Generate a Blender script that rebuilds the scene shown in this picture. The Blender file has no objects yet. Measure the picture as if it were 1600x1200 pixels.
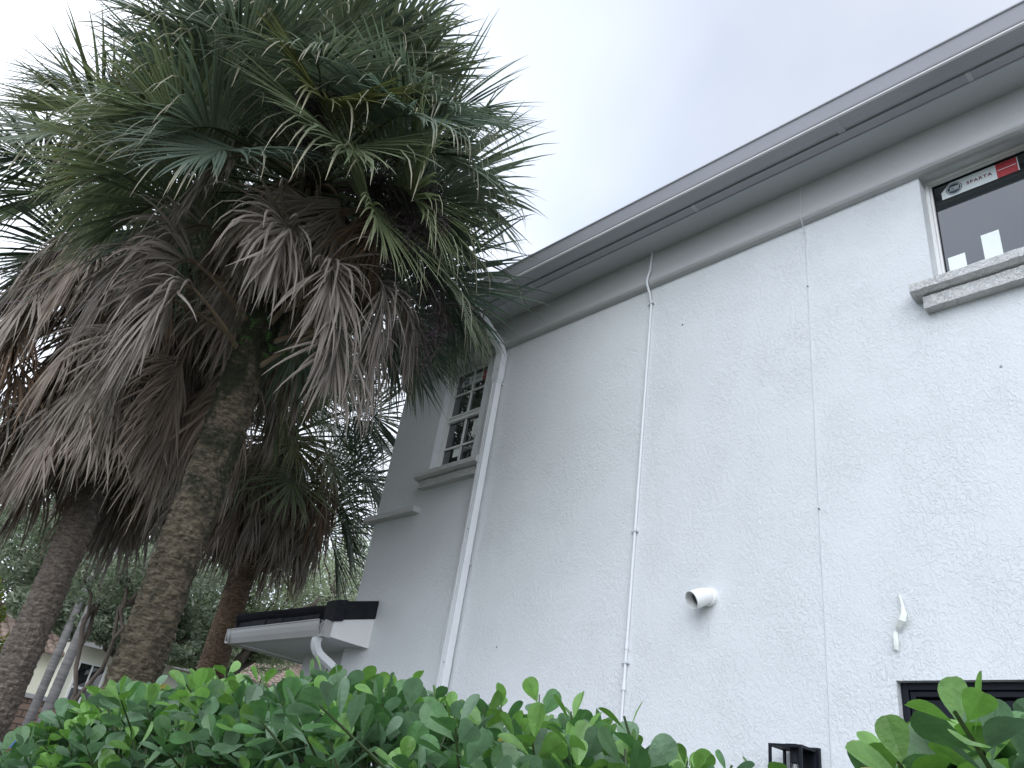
import bpy, bmesh, math, random
import numpy as np
from mathutils import Vector, Matrix, noise
random.seed(7)
SC = bpy.context.scene
C = SC.collection
H = 1.55                      # camera height: building measures below are taken from eye level

# ------------------------------------------------------------------ camera, sky, sun, exposure
cam_d = bpy.data.cameras.new("camera"); cam = bpy.data.objects.new("camera", cam_d); C.objects.link(cam)
cam_d.sensor_width = 36; cam_d.lens = 1221/1600*36; cam_d.clip_end = 2000; cam_d.clip_start = .05
R = ((0.7008495, -0.26105094, -0.66382406), (0.69826678, 0.44119344, 0.56371256), (0.14571713, -0.85860396, 0.4914934))
cam.matrix_world = Matrix(((R[0][0], -R[0][1], -R[0][2], 0), (R[1][0], -R[1][1], -R[1][2], 0),
                           (R[2][0], -R[2][1], -R[2][2], H), (0, 0, 0, 1)))
SC.camera = cam
SUN = Vector((.46, -.68, .58)).normalized()       # towards the sun behind the cloud
sun_el = math.asin(SUN.z); sun_az = math.atan2(SUN.x, SUN.y)
w = bpy.data.worlds.new("World"); SC.world = w; w.use_nodes = True
nt = w.node_tree; nt.nodes.clear()
def N(t, **k):
    n = nt.nodes.new(t)
    for a, b in k.items(): setattr(n, a, b)
    return n
out = N('ShaderNodeOutputWorld'); bg = N('ShaderNodeBackground'); bg.inputs[1].default_value = .1
sky = N('ShaderNodeTexSky', sky_type='NISHITA', sun_disc=False); sky.sun_elevation = sun_el; sky.sun_rotation = sun_az
tc = N('ShaderNodeTexCoord')
mp = N('ShaderNodeMapping'); mp.inputs['Scale'].default_value = (1, 1, 1.5)
n1 = N('ShaderNodeTexNoise'); n1.inputs['Scale'].default_value = 1.5; n1.inputs['Detail'].default_value = 5; n1.inputs['Roughness'].default_value = .45
n1.inputs['Distortion'].default_value = .3
mp.inputs['Location'].default_value = (2.3, .4, .9)
cr = N('ShaderNodeValToRGB'); e = cr.color_ramp.elements
e[0].position = .33; e[0].color = (.555, .635, .79, 1); e[1].position = .66; e[1].color = (.855, .905, 1.0, 1)
L = nt.links.new
def lobe(d, a, b_, hi):
    """cloud brightness over the direction d"""
    q = N('ShaderNodeVectorMath', operation='DOT_PRODUCT'); q.inputs[1].default_value = Vector(d).normalized(); L(tc.outputs['Generated'], q.inputs[0])
    r = N('ShaderNodeMapRange', interpolation_type='SMOOTHSTEP'); r.inputs['From Min'].default_value = a; r.inputs['From Max'].default_value = b_; r.inputs['To Max'].default_value = hi
    L(q.outputs['Value'], r.inputs['Value']); return r.outputs[0]
def add(a, b_):
    q = N('ShaderNodeMath', operation='ADD'); L(a, q.inputs[0])
    if isinstance(b_, (int, float)): q.inputs[1].default_value = b_
    else: L(b_, q.inputs[1])
    return q.outputs[0]
# thin bright cloud low on the left, a broad bright half of the sky behind the viewer, thick grey cloud overhead
facs = add(add(lobe((-.85, -.05, .5), .58, 1, 6.0), lobe((.25, -.9, .35), -.2, .95, 10.5)), 9.6)
facs = add(facs, lobe((-.36, .42, .83), .6, 1, -.35))
L(tc.outputs['Generated'], mp.inputs[0]); L(mp.outputs[0], n1.inputs['Vector'])
nf = add(n1.outputs['Fac'], add(lobe((-.36, .42, .83), .70, 1, -.34), lobe((-.85, -.05, .5), .55, 1, .32)))
nf = add(add(nf, lobe((-.60, .55, .58), .88, 1, .12)), lobe((-.05, .62, .78), .84, 1, .38))
L(nf, cr.inputs[0])
mul = N('ShaderNodeVectorMath', operation='SCALE'); L(cr.outputs[0], mul.inputs[0]); L(facs, mul.inputs['Scale'])
mx = N('ShaderNodeMix', data_type='RGBA'); mx.inputs[0].default_value = .94
L(sky.outputs[0], mx.inputs[6]); L(mul.outputs[0], mx.inputs[7]); L(mx.outputs[2], bg.inputs[0]); L(bg.outputs[0], out.inputs[0])
sd = bpy.data.lights.new("sun", 'SUN'); sd.energy = 1.35; sd.angle = math.radians(60); sd.color = (.96, .98, 1)
so = bpy.data.objects.new("sun", sd); C.objects.link(so); so.rotation_euler = SUN.to_track_quat('Z', 'Y').to_euler()
SC.view_settings.view_transform = 'Standard'; SC.view_settings.look = 'None'; SC.view_settings.gamma = 1
SC.view_settings.use_curve_mapping = False; SC.view_settings.exposure = .2

# ------------------------------------------------------------------ helpers
class MB:
    def __init__(s): s.v = []; s.f = []; s.c = []; s.smooth = False
    def box(s, a, b, col=None):
        i = len(s.v); x0, y0, z0 = a; x1, y1, z1 = b
        s.v += [(x0,y0,z0),(x1,y0,z0),(x1,y1,z0),(x0,y1,z0),(x0,y0,z1),(x1,y0,z1),(x1,y1,z1),(x0,y1,z1)]
        s.f += [tuple(i+k for k in q) for q in ((3,2,1,0),(4,5,6,7),(0,1,5,4),(1,2,6,5),(2,3,7,6),(3,0,4,7))]
        if col: s.c += [col]*8
        return s
    def prism(s, prof, x0, x1, axis='x', n=1):
        """profile of (y, z) points swept along x, closed; or (x, z) swept along y"""
        i = len(s.v); m = len(prof)
        for k in range(n+1):
            t = x0+(x1-x0)*k/n
            s.v += [(t, p[0], p[1]) if axis == 'x' else ((p[0], t, p[1]) if axis == 'y' else (p[0], p[1], t)) for p in prof]
        for k in range(n):
            for j in range(m):
                a = i+k*m+j; b = i+k*m+(j+1) % m
                s.f.append((a, b, b+m, a+m))
        s.f.append(tuple(i+j for j in range(m))[::-1]); s.f.append(tuple(i+n*m+j for j in range(m)))
        return s
    def tube(s, pts, rad, n=10, cap=True, rect=None, col=None, up=Vector((0, 0, 1))):
        """round (or rect=(w,d)) tube along points; rad a number or a list"""
        pts = [Vector(p) for p in pts]; i0 = len(s.v); m = n if not rect else 4
        prev = None
        for k, p in enumerate(pts):
            if k == 0: d = pts[1]-p
            elif k == len(pts)-1: d = p-pts[k-1]
            else: d = (pts[k+1]-p).normalized()+(p-pts[k-1]).normalized()
            d.normalize()
            if prev is None:
                a = up if abs(d.dot(up)) < .95 else Vector((1, 0, 0))
                u = d.cross(a).normalized()
            else:
                u = (prev-d*prev.dot(d)).normalized()
            prev = u; v = d.cross(u)
            r = rad[k] if isinstance(rad, (list, tuple)) else rad
            if rect:
                sc = 1.0
                if 0 < k < len(pts)-1:
                    c_ = d.dot((p-pts[k-1]).normalized()); sc = 1/max(c_, .6)
                ring = [u*(rect[0]/2*a)+v*(rect[1]/2*b*sc) for a, b in ((-1,-1),(1,-1),(1,1),(-1,1))]
            else:
                ring = [u*(r*math.cos(2*math.pi*j/n))+v*(r*math.sin(2*math.pi*j/n)) for j in range(n)]
            s.v += [tuple(p+q) for q in ring]
            if col: s.c += [col]*m
        for k in range(len(pts)-1):
            for j in range(m):
                a = i0+k*m+j; b = i0+k*m+(j+1) % m
                s.f.append((a, b, b+m, a+m))
        if cap:
            s.f.append(tuple(i0+j for j in range(m))[::-1]); s.f.append(tuple(i0+(len(pts)-1)*m+j for j in range(m)))
        return s
    def build(s, name, mat, parent=None, smooth=False, bevel=0, loc=None):
        me = bpy.data.meshes.new(name)
        me.from_pydata(s.v, [], s.f); me.validate()
        if s.c and len(s.c) == len(s.v):
            at = me.color_attributes.new('Col', 'FLOAT_COLOR', 'POINT')
            arr = np.ones((len(s.v), 4), dtype=np.float32); arr[:, :3] = np.array(s.c, dtype=np.float32)[:, :3]
            at.data.foreach_set('color', arr.ravel())
        if smooth: me.polygons.foreach_set('use_smooth', [True]*len(me.polygons))
        me.materials.append(mat)
        o = bpy.data.objects.new(name, me); C.objects.link(o)
        if parent is not None:
            o.parent = parent
            o.matrix_parent_inverse = Matrix.Translation(-Vector(parent.location))
        if bevel:
            b = o.modifiers.new('bevel', 'BEVEL'); b.width = bevel; b.segments = 2; b.limit_method = 'ANGLE'; b.angle_limit = .6
        return o
def build_each(mb, name, m_, par):
    """one object for every connected piece"""
    lab = list(range(len(mb.v)))
    def find(i):
        while lab[i] != i: lab[i] = lab[lab[i]]; i = lab[i]
        return i
    for f_ in mb.f:
        for k in f_[1:]: lab[find(k)] = find(f_[0])
    grp = {}
    for f_ in mb.f: grp.setdefault(find(f_[0]), []).append(f_)
    for fs in grp.values():
        q = MB(); ids = sorted({k for f_ in fs for k in f_}); mp_ = {k: i for i, k in enumerate(ids)}
        q.v = [mb.v[k] for k in ids]; q.f = [tuple(mp_[k] for k in f_) for f_ in fs]; q.build(name, m_, par)
def thing(name, label, cat, loc, group=None):
    o = bpy.data.objects.new(name, None); C.objects.link(o); o.location = loc; o.empty_display_size = .2
    o['label'] = label; o['category'] = cat
    if group: o['group'] = group
    return o
def tag(o, label, cat, group=None):
    o['label'] = label; o['category'] = cat
    if group: o['group'] = group
    return o
def struct(o): o['kind'] = 'structure'; return o

def mat(name, col=(.5,.5,.5), rough=.6, attr=False, noise_amt=0, nscale=5, bump=0, bscale=40, trans=0, spec=.5, metal=0, ior=1.5, dark=None, stretch=None):
    m = bpy.data.materials.new(name); m.use_nodes = True; t = m.node_tree; nd = t.nodes; ln = t.links.new
    p = nd['Principled BSDF']; p.inputs['Roughness'].default_value = rough; p.inputs['Metallic'].default_value = metal
    p.inputs['IOR'].default_value = ior; p.inputs['Specular IOR Level'].default_value = spec
    co = nd.new('ShaderNodeTexCoord'); src = co.outputs['Object']
    if stretch:
        mm = nd.new('ShaderNodeMapping'); mm.inputs['Scale'].default_value = stretch; ln(src, mm.inputs[0]); src = mm.outputs[0]
    if attr:
        a = nd.new('ShaderNodeAttribute'); a.attribute_name = 'Col'; colsock = a.outputs['Color']
    else:
        a = nd.new('ShaderNodeRGB'); a.outputs[0].default_value = (*col, 1); colsock = a.outputs[0]
    if noise_amt:
        nz = nd.new('ShaderNodeTexNoise'); nz.inputs['Scale'].default_value = nscale; nz.inputs['Detail'].default_value = 6
        ln(src, nz.inputs['Vector'])
        mrr = nd.new('ShaderNodeMapRange'); mrr.inputs['From Min'].default_value = .3; mrr.inputs['From Max'].default_value = .7
        ln(nz.outputs['Fac'], mrr.inputs['Value'])
        mi = nd.new('ShaderNodeMix'); mi.data_type = 'RGBA'; ln(mrr.outputs[0], mi.inputs[0])
        hs = nd.new('ShaderNodeHueSaturation'); hs.inputs['Value'].default_value = 1-noise_amt; ln(colsock, hs.inputs['Color'])
        if dark: mi.inputs[6].default_value = (*dark, 1)
        else: ln(hs.outputs[0], mi.inputs[6])
        ln(colsock, mi.inputs[7]); colsock = mi.outputs[2]
    ln(colsock, p.inputs['Base Color'])
    if bump:
        nb = nd.new('ShaderNodeTexNoise'); nb.inputs['Scale'].default_value = bscale; nb.inputs['Detail'].default_value = 5
        ln(src, nb.inputs['Vector']); bp = nd.new('ShaderNodeBump'); bp.inputs['Strength'].default_value = 1; bp.inputs['Distance'].default_value = bump
        ln(nb.outputs['Fac'], bp.inputs['Height']); ln(bp.outputs[0], p.inputs['Normal'])
    if trans:
        tr = nd.new('ShaderNodeBsdfTranslucent'); ms = nd.new('ShaderNodeMixShader'); ms.inputs[0].default_value = trans
        hs2 = nd.new('ShaderNodeHueSaturation'); hs2.inputs['Value'].default_value = 1.5; hs2.inputs['Saturation'].default_value = 1.15
        ln(colsock, hs2.inputs['Color']); ln(hs2.outputs[0], tr.inputs[0])
        ln(p.outputs[0], ms.inputs[1]); ln(tr.outputs[0], ms.inputs[2]); ln(ms.outputs[0], nd['Material Output'].inputs[0])
    return m

def stucco(name, col, ridge=.0018, dens=1.0):
    """knockdown stucco: broken ridges dragged by the trowel, in patches, over a fine brushed base"""
    m = bpy.data.materials.new(name); m.use_nodes = True; t = m.node_tree; nd = t.nodes; ln = t.links.new
    p = nd['Principled BSDF']; p.inputs['Roughness'].default_value = .62; p.inputs['Specular IOR Level'].default_value = .3
    co = nd.new('ShaderNodeTexCoord').outputs['Object']
    def nz(scale, det, st=(1,1,1), dist=0, rough=.5):
        mm = nd.new('ShaderNodeMapping'); mm.inputs['Scale'].default_value = st; ln(co, mm.inputs[0])
        q = nd.new('ShaderNodeTexNoise'); q.inputs['Scale'].default_value = scale; q.inputs['Detail'].default_value = det
        q.inputs['Distortion'].default_value = dist; q.inputs['Roughness'].default_value = rough; ln(mm.outputs[0], q.inputs['Vector']); return q.outputs['Fac']
    def rng(s, a, b, c=0, d=1, mode='SMOOTHSTEP'):
        q = nd.new('ShaderNodeMapRange'); q.interpolation_type = mode
        for k, v_ in zip(('From Min','From Max','To Min','To Max'), (a,b,c,d)): q.inputs[k].default_value = v_
        ln(s, q.inputs['Value']); return q.outputs[0]
    def op(o_, a, b):
        q = nd.new('ShaderNodeMath'); q.operation = o_
        for k, x in enumerate((a, b)):
            if isinstance(x, (int, float)): q.inputs[k].default_value = x
            else: ln(x, q.inputs[k])
        return q.outputs[0]
    flat = rng(nz(47, 4, (1,1,.8), .8), .46, .54)
    mask = rng(nz(2.6, 5, (1,1,.7)), .36, .66, .38, 1)
    fine = rng(nz(112, 3, (1,1,.75), .7), .47, .57)
    mask2 = rng(nz(3.9, 4, (1,1,1.3)), .34, .66, .4, 1)
    brush = nz(70, 3, (1,1,.12))
    h = op('ADD', op('MULTIPLY', op('MULTIPLY', flat, mask), 1.0), op('MULTIPLY', op('MULTIPLY', fine, mask2), .55))
    h = op('ADD', h, op('MULTIPLY', brush, .3))
    h = op('ADD', h, op('MULTIPLY', nz(160, 2), .18))
    h = op('ADD', h, op('MULTIPLY', nz(1.1, 2), 1.5))
    bp = nd.new('ShaderNodeBump'); bp.inputs['Strength'].default_value = dens; bp.inputs['Distance'].default_value = ridge
    ln(h, bp.inputs['Height']); ln(bp.outputs[0], p.inputs['Normal'])
    mi = nd.new('ShaderNodeMix'); mi.data_type = 'RGBA'; ln(rng(nz(1.3, 4), .35, .65), mi.inputs[0])
    mi.inputs[6].default_value = (col[0]*.985, col[1]*.985, col[2]*.985, 1); mi.inputs[7].default_value = (*col, 1)
    ln(mi.outputs[2], p.inputs['Base Color'])
    return m

M = {}
M['wall'] = stucco('white_stucco', (.715, .74, .755))
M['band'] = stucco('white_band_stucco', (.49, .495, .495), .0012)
M['trim'] = stucco('rough_sill_stucco', (.66, .66, .65), .007)
M['soffit'] = mat('soffit_paint', (.52, .54, .56), .6, noise_amt=.05, nscale=3, bump=.0006, bscale=60)
M['gutter'] = mat('gutter_aluminium', (.385, .39, .42), .35, noise_amt=.06, nscale=2, bump=.0004, bscale=8, spec=.5)
M['porch_metal'] = mat('porch_gutter_metal', (.42, .415, .41), .45, noise_amt=.06, nscale=3)
M['pipe'] = mat('downspout_paint', (.74, .76, .78), .5, noise_amt=.05, nscale=4, bump=.0003, bscale=12)
M['cable'] = mat('cable_paint', (.62, .64, .66), .5)
M['pvc'] = mat('pvc', (.80, .80, .79), .3, noise_amt=.04, nscale=14)
M['vinyl'] = mat('white_vinyl', (.80, .80, .79), .35, noise_amt=.03, nscale=6)
M['black'] = mat('black_metal', (.006, .008, .014), .5, spec=.25, noise_amt=.2, nscale=30, bump=.0003, bscale=90)
M['tile'] = mat('dark_slate_tile', (.018, .020, .026), .75, spec=.2, noise_amt=.45, nscale=14, bump=.004, bscale=30)
M['rubber'] = mat('black_gasket_bore_shade', (.006, .008, .011), .5, spec=.15)
M['steel'] = mat('fastener_steel', (.25, .25, .26), .4, metal=.7)
M['paper'] = mat('paper_label', (.88, .93, .89), .6, noise_amt=.04, nscale=30)
M['sticker'] = mat('white_sticker', (.62, .67, .67), .5, noise_amt=.05, nscale=25)
M['red'] = mat('red_print', (.42, .035, .045), .5, noise_amt=.15, nscale=40)
M['navy'] = mat('navy_print', (.03, .05, .075), .5)
M['plastic'] = mat('plastic_ribbon', (.78, .80, .77), .4, trans=.25)
M['pane'] = mat('window_glass', (.012, .016, .018), .02, ior=2.15, spec=.5)
M['darkpane'] = mat('dark_window_glass', (.003, .006, .012), .12, spec=.18)
M['grille'] = mat('vent_grille_grey', (.16, .17, .17), .5)
M['room'] = mat('room_dark', (.03, .03, .03), .9)
M['tape'] = mat('blue_tape', (.07, .2, .42), .5, noise_amt=.3, nscale=9, stretch=(1,1,8))
M['frond'] = mat('palm_leaf', attr=True, rough=.42, trans=.22, noise_amt=.25, nscale=3)
M['dead'] = mat('dead_palm_leaf', attr=True, rough=.75, trans=.12, noise_amt=.35, nscale=4, spec=.25)
M['fruit'] = mat('palm_fruit', attr=True, rough=.6, noise_amt=.3, nscale=20)
M['leaf'] = mat('hedge_leaf', attr=True, rough=.36, trans=.26, spec=.5, noise_amt=.28, nscale=55, bump=.0012, bscale=140)
M['stem'] = mat('hedge_stem', (.10, .085, .05), .7, noise_amt=.4, nscale=20)
M['oakleaf'] = mat('oak_leaf', attr=True, rough=.5, trans=.42)
M['oakbark'] = mat('oak_bark', (.13, .105, .085), .9, noise_amt=.5, nscale=6, bump=.01, bscale=12)
M['graybark'] = mat('grey_palm_bark', (.235, .225, .22), .85, noise_amt=.45, nscale=3, stretch=(1,1,7), bump=.006, bscale=10)
M['cream'] = mat('cream_wall', (.78, .77, .66), .8, noise_amt=.06, nscale=2)
M['claytile'] = mat('clay_tile', (.36, .27, .22), .8, noise_amt=.5, nscale=5, bump=.01, bscale=20)
M['lawn'] = mat('lawn_ground', (.085,.095,.06), noise_amt=.5, nscale=3, bump=.03, bscale=30)
M['walk'] = mat('concrete', (.42, .41, .39), .9, noise_amt=.2, nscale=3, bump=.002, bscale=60)

# sabal bark: brown with horizontal scars, darker mossy blotches high on the trunk
def bark(name, base, dk, moss=(.05,.05,.03), lo=.45, hi=.62):
    m = bpy.data.materials.new(name); m.use_nodes = True; t = m.node_tree; nd = t.nodes; ln = t.links.new
    p = nd['Principled BSDF']; p.inputs['Roughness'].default_value = .9; p.inputs['Specular IOR Level'].default_value = .2
    co = nd.new('ShaderNodeTexCoord').outputs['Object']
    def nz(scale, det, st, r=.6):
        mm = nd.new('ShaderNodeMapping'); mm.inputs['Scale'].default_value = st; ln(co, mm.inputs[0])
        q = nd.new('ShaderNodeTexNoise'); q.inputs['Scale'].default_value = scale; q.inputs['Detail'].default_value = det; q.inputs['Roughness'].default_value = r; q.inputs['Distortion'].default_value = .6
        ln(mm.outputs[0], q.inputs['Vector']); return q.outputs['Fac']
    def rng(s, a, b):
        q = nd.new('ShaderNodeMapRange'); q.interpolation_type = 'SMOOTHSTEP'; q.inputs['From Min'].default_value = a; q.inputs['From Max'].default_value = b; ln(s, q.inputs['Value']); return q.outputs[0]
    a1 = nz(9.5, 9, (1.6,1.6,6), .78); a2 = nz(2.6, 8, (1,1,.8), .8); a3 = nz(34, 6, (1,1,.4), .7)
    m1 = nd.new('ShaderNodeMix'); m1.data_type = 'RGBA'; ln(rng(a1, .40, .62), m1.inputs[0]); m1.inputs[6].default_value = (*dk, 1); m1.inputs[7].default_value = (*base, 1)
    zf = nd.new('ShaderNodeSeparateXYZ'); ln(co, zf.inputs[0]); zr = nd.new('ShaderNodeMapRange'); zr.inputs['From Min'].default_value = 2.0; zr.inputs['From Max'].default_value = 4.2; zr.inputs['To Min'].default_value = -.06; zr.inputs['To Max'].default_value = .10; ln(zf.outputs[2], zr.inputs['Value'])
    az_ = nd.new('ShaderNodeMath'); az_.operation = 'ADD'; ln(a2, az_.inputs[0]); ln(zr.outputs[0], az_.inputs[1])
    m2 = nd.new('ShaderNodeMix'); m2.data_type = 'RGBA'; ln(rng(az_.outputs[0], lo, hi), m2.inputs[0]); ln(m1.outputs[2], m2.inputs[6]); m2.inputs[7].default_value = (*moss, 1)
    ln(m2.outputs[2], p.inputs['Base Color'])
    ad = nd.new('ShaderNodeMath'); ad.operation = 'ADD'; ln(a1, ad.inputs[0]); ln(a3, ad.inputs[1])
    bp = nd.new('ShaderNodeBump'); bp.inputs['Strength'].default_value = 1; bp.inputs['Distance'].default_value = .022; ln(ad.outputs[0], bp.inputs['Height']); ln(bp.outputs[0], p.inputs['Normal'])
    return m
M['bark1'] = bark('sabal_bark_mossy', (.20, .165, .115), (.06, .05, .036), (.030,.034,.020), .44, .60)
M['bark2'] = bark('sabal_bark_grey', (.30, .25, .21), (.12, .10, .085), (.14,.12,.10), .5, .7)
M['bark3'] = bark('sabal_bark_brown', (.26, .18, .12), (.09, .062, .042), (.06,.045,.035), .55, .7)
def brickmat():
    m = bpy.data.materials.new('garden_brick'); m.use_nodes = True; nd = m.node_tree.nodes; ln = m.node_tree.links.new
    co = nd.new('ShaderNodeTexCoord'); mp_ = nd.new('ShaderNodeMapping'); mp_.inputs['Rotation'].default_value = (math.radians(90), 0, math.radians(90))
    b = nd.new('ShaderNodeTexBrick'); b.inputs['Color1'].default_value = (.30,.20,.15,1); b.inputs['Color2'].default_value = (.20,.13,.10,1); b.inputs['Mortar'].default_value = (.08,.065,.055,1)
    b.inputs['Scale'].default_value = 1; b.inputs['Brick Width'].default_value = .3; b.inputs['Row Height'].default_value = .12; b.inputs['Mortar Size'].default_value = .014
    sp = nd.new('ShaderNodeSeparateXYZ'); cb = nd.new('ShaderNodeCombineXYZ')
    ln(co.outputs['Object'], sp.inputs[0]); ln(sp.outputs[1], cb.inputs[0]); ln(sp.outputs[2], cb.inputs[1]); ln(cb.outputs[0], b.inputs['Vector'])
    ln(b.outputs['Color'], nd['Principled BSDF'].inputs['Base Color']); nd['Principled BSDF'].inputs['Roughness'].default_value = .9
    return m
M['brick'] = brickmat()
def lampglass():
    m = bpy.data.materials.new('clear_glass'); m.use_nodes = True; t = m.node_tree; t.nodes.clear()
    o_ = t.nodes.new('ShaderNodeOutputMaterial'); a = t.nodes.new('ShaderNodeBsdfTransparent'); b = t.nodes.new('ShaderNodeBsdfGlossy'); b.inputs['Roughness'].default_value = .03
    a.inputs[0].default_value = (.93,.95,.96,1); x = t.nodes.new('ShaderNodeMixShader'); x.inputs[0].default_value = .14
    t.links.new(a.outputs[0], x.inputs[1]); t.links.new(b.outputs[0], x.inputs[2]); t.links.new(x.outputs[0], o_.inputs[0]); return m
M['clear'] = lampglass()
M['filament'] = mat('bulb_filament', (.75, .42, .24), .4)

# ------------------------------------------------------------------ ground
g = MB(); g.v = [(-600,-600,0),(600,-600,0),(600,600,0),(-600,600,0)]; g.f = [(0,1,2,3)]
struct(g.build('ground', M['lawn']))
g = MB(); g.v = [(-6,2.2,.004),(6,2.2,.004),(6,3.6,.004),(-6,3.6,.004)]; g.f = [(0,1,2,3)]
struct(g.build('path', M['walk']))

# ------------------------------------------------------------------ the white house
Y0 = 4.2                                     # plane of the long wall
XL, XR, YB = -6.73, 7.0, 13.0
house = thing('house', 'white stucco two storey house with long plain side wall and grey eave gutter', 'house', (XL, Y0, 0))
holes = {'right': (-1.196, -.575, H+3.17, H+4.15), 'left': (-5.985, -5.36, H+2.88, H+4.15), 'low': (-1.636, .95, H-.55, H+.927)}
RD = {'right': .14, 'left': .09, 'low': .06}
xs = sorted({XL, XR} | {v for h_ in holes.values() for v in h_[:2]}); zs = sorted({0, H+4.6} | {v for h_ in holes.values() for v in h_[2:]})
wm = MB()
def quad(mb, *p):
    i = len(mb.v); mb.v += list(p); mb.f.append(tuple(range(i, i+len(p))))
for i in range(len(xs)-1):
    for j in range(len(zs)-1):
        cx, cz = (xs[i]+xs[i+1])/2, (zs[j]+zs[j+1])/2
        if any(a < cx < b and c < cz < d for a, b, c, d in holes.values()): continue
        quad(wm, (xs[i],Y0,zs[j]), (xs[i+1],Y0,zs[j]), (xs[i+1],Y0,zs[j+1]), (xs[i],Y0,zs[j+1]))
for k, (a, b, c, d) in holes.items():
    r = Y0+.22
    quad(wm, (a,Y0,c), (a,Y0,d), (a,r,d), (a,r,c)); quad(wm, (b,Y0,c), (b,r,c), (b,r,d), (b,Y0,d))
    quad(wm, (a,Y0,d), (b,Y0,d), (b,r,d), (a,r,d)); quad(wm, (a,Y0,c), (a,r,c), (b,r,c), (b,Y0,c))
quad(wm, (XL,Y0,0), (XL,Y0,H+4.6), (XL,YB,H+4.6), (XL,YB,0)); quad(wm, (XR,Y0,0), (XR,YB,0), (XR,YB,H+4.6), (XR,Y0,H+4.6))
quad(wm, (XL,YB,0), (XL,YB,H+4.6), (XR,YB,H+4.6), (XR,YB,0))
wm.build('wall', M['wall'], house)
# frieze band under the soffit, with a sloped foot
ZB = H+4.123; ZS = H+4.46
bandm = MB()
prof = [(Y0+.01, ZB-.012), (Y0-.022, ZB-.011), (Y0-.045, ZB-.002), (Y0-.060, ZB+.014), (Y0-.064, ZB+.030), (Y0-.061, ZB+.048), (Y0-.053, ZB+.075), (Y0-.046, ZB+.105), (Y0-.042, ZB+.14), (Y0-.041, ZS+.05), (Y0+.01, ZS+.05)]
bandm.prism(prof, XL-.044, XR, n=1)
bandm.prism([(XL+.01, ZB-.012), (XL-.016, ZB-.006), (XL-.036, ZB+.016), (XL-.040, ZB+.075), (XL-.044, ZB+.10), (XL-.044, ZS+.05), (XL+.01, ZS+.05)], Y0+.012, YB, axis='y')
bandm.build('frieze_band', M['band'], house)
# soffit board
so_ = MB(); so_.box((XL-.34, Y0-.262, ZS), (XR, Y0+.3, ZS+.02)); so_.box((XL-.34, Y0+.302, ZS), (XL+.3, YB, ZS+.02)); so_.build('soffit', M['soffit'], house)
# fascia: two stepped trims, then the gutter
f1 = MB(); f1.box((XL-.34, Y0-.34, ZS-.004), (XR, Y0-.266, ZS+.16)); f1.box((XL-.34, Y0-.2665, ZS-.012), (XR, Y0-.259, ZS+.004)); f1.build('fascia', M['gutter'], house)
fj = MB()
for jx in (-4.55, -2.75, -.75, 1.2): fj.box((jx, Y0-.342, ZS-.007), (jx+.028, Y0-.262, ZS+.01))
build_each(fj, 'fascia_joint_cover', M['soffit'], house)
gp = [(-.345,0),(-.372,-.006),(-.478,-.002),(-.480,.012),(-.493,.014),(-.497,.022),(-.528,.112),(-.538,.115),(-.540,.121),(-.538,.128),(-.524,.128),(-.517,.112),(-.488,.03),(-.472,.02),(-.470,.006),(-.352,.004),(-.352,.13),(-.345,.13)]
gm = MB(); gm.prism([(Y0+a, ZS+.012+b) for a, b in gp], XL-.44, XR, n=3)
gut = gm.build('gutter', M['gutter'], house)
sm = MB(); sm.prism([(Y0-.3415,ZS+.002),(Y0-.476,ZS+.0075),(Y0-.474,ZS+.0095),(Y0-.3415,ZS+.0095)], -1.55, -1.50)
sm.build('gutter_seam', M['gutter'], gut)
# hemmed lip below the ogee, the sky's highlight put into its white colour
lip = MB(); lip.prism([(Y0-.4765,ZS+.005),(Y0-.4905,ZS+.006),(Y0-.4925,ZS+.0095),(Y0-.4915,ZS+.017),(Y0-.4815,ZS+.0205)], XL-.44, XR); lip.build('gutter_bead', M['vinyl'], gut)
# roof
rf = MB(); ez, rz = ZS+.13, ZS+1.75
a, b, c, d = (XL-.4, Y0-.36), (XR, Y0-.36), (XR, YB+.4), (XL-.4, YB+.4)
rf.v = [(a[0],a[1],ez),(b[0],b[1],ez),(c[0],c[1],ez),(d[0],d[1],ez),(XL+4.2,8.6,rz),(XR,8.6,rz)]
rf.f = [(0,1,5,4),(2,3,4,5),(3,0,4),(1,2,5),(0,3,2,1)]
rf.build('roof', M['tile'], house)

# windows
def wbox(mb, x0, x1, y0, y1, z0, z1): return mb.box((x0, y0, z0), (x1, y1, z1))
def frame(mb, x0, x1, z0, z1, y0, y1, w_):
    wbox(mb, x0, x0+w_, y0, y1, z0, z1); wbox(mb, x1-w_, x1, y0, y1, z0, z1)
    wbox(mb, x0+w_, x1-w_, y0, y1, z1-w_, z1); wbox(mb, x0+w_, x1-w_, y0, y1, z0, z0+w_)
def disc(mb, cx, cz, r, y, n=40, r0=0):
    i = len(mb.v)
    if r0 == 0:
        mb.v += [(cx+r*math.cos(2*math.pi*k/n), y, cz+r*math.sin(2*math.pi*k/n)) for k in range(n)]; mb.f.append(tuple(range(i, i+n))[::1])
    else:
        for k in range(n):
            t = 2*math.pi*k/n; mb.v += [(cx+r*math.cos(t), y, cz+r*math.sin(t)), (cx+r0*math.cos(t), y, cz+r0*math.sin(t))]
        for k in range(n): a_, b_ = i+2*k, i+2*((k+1) % n); mb.f.append((a_, b_, b_+1, a_+1))
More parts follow.
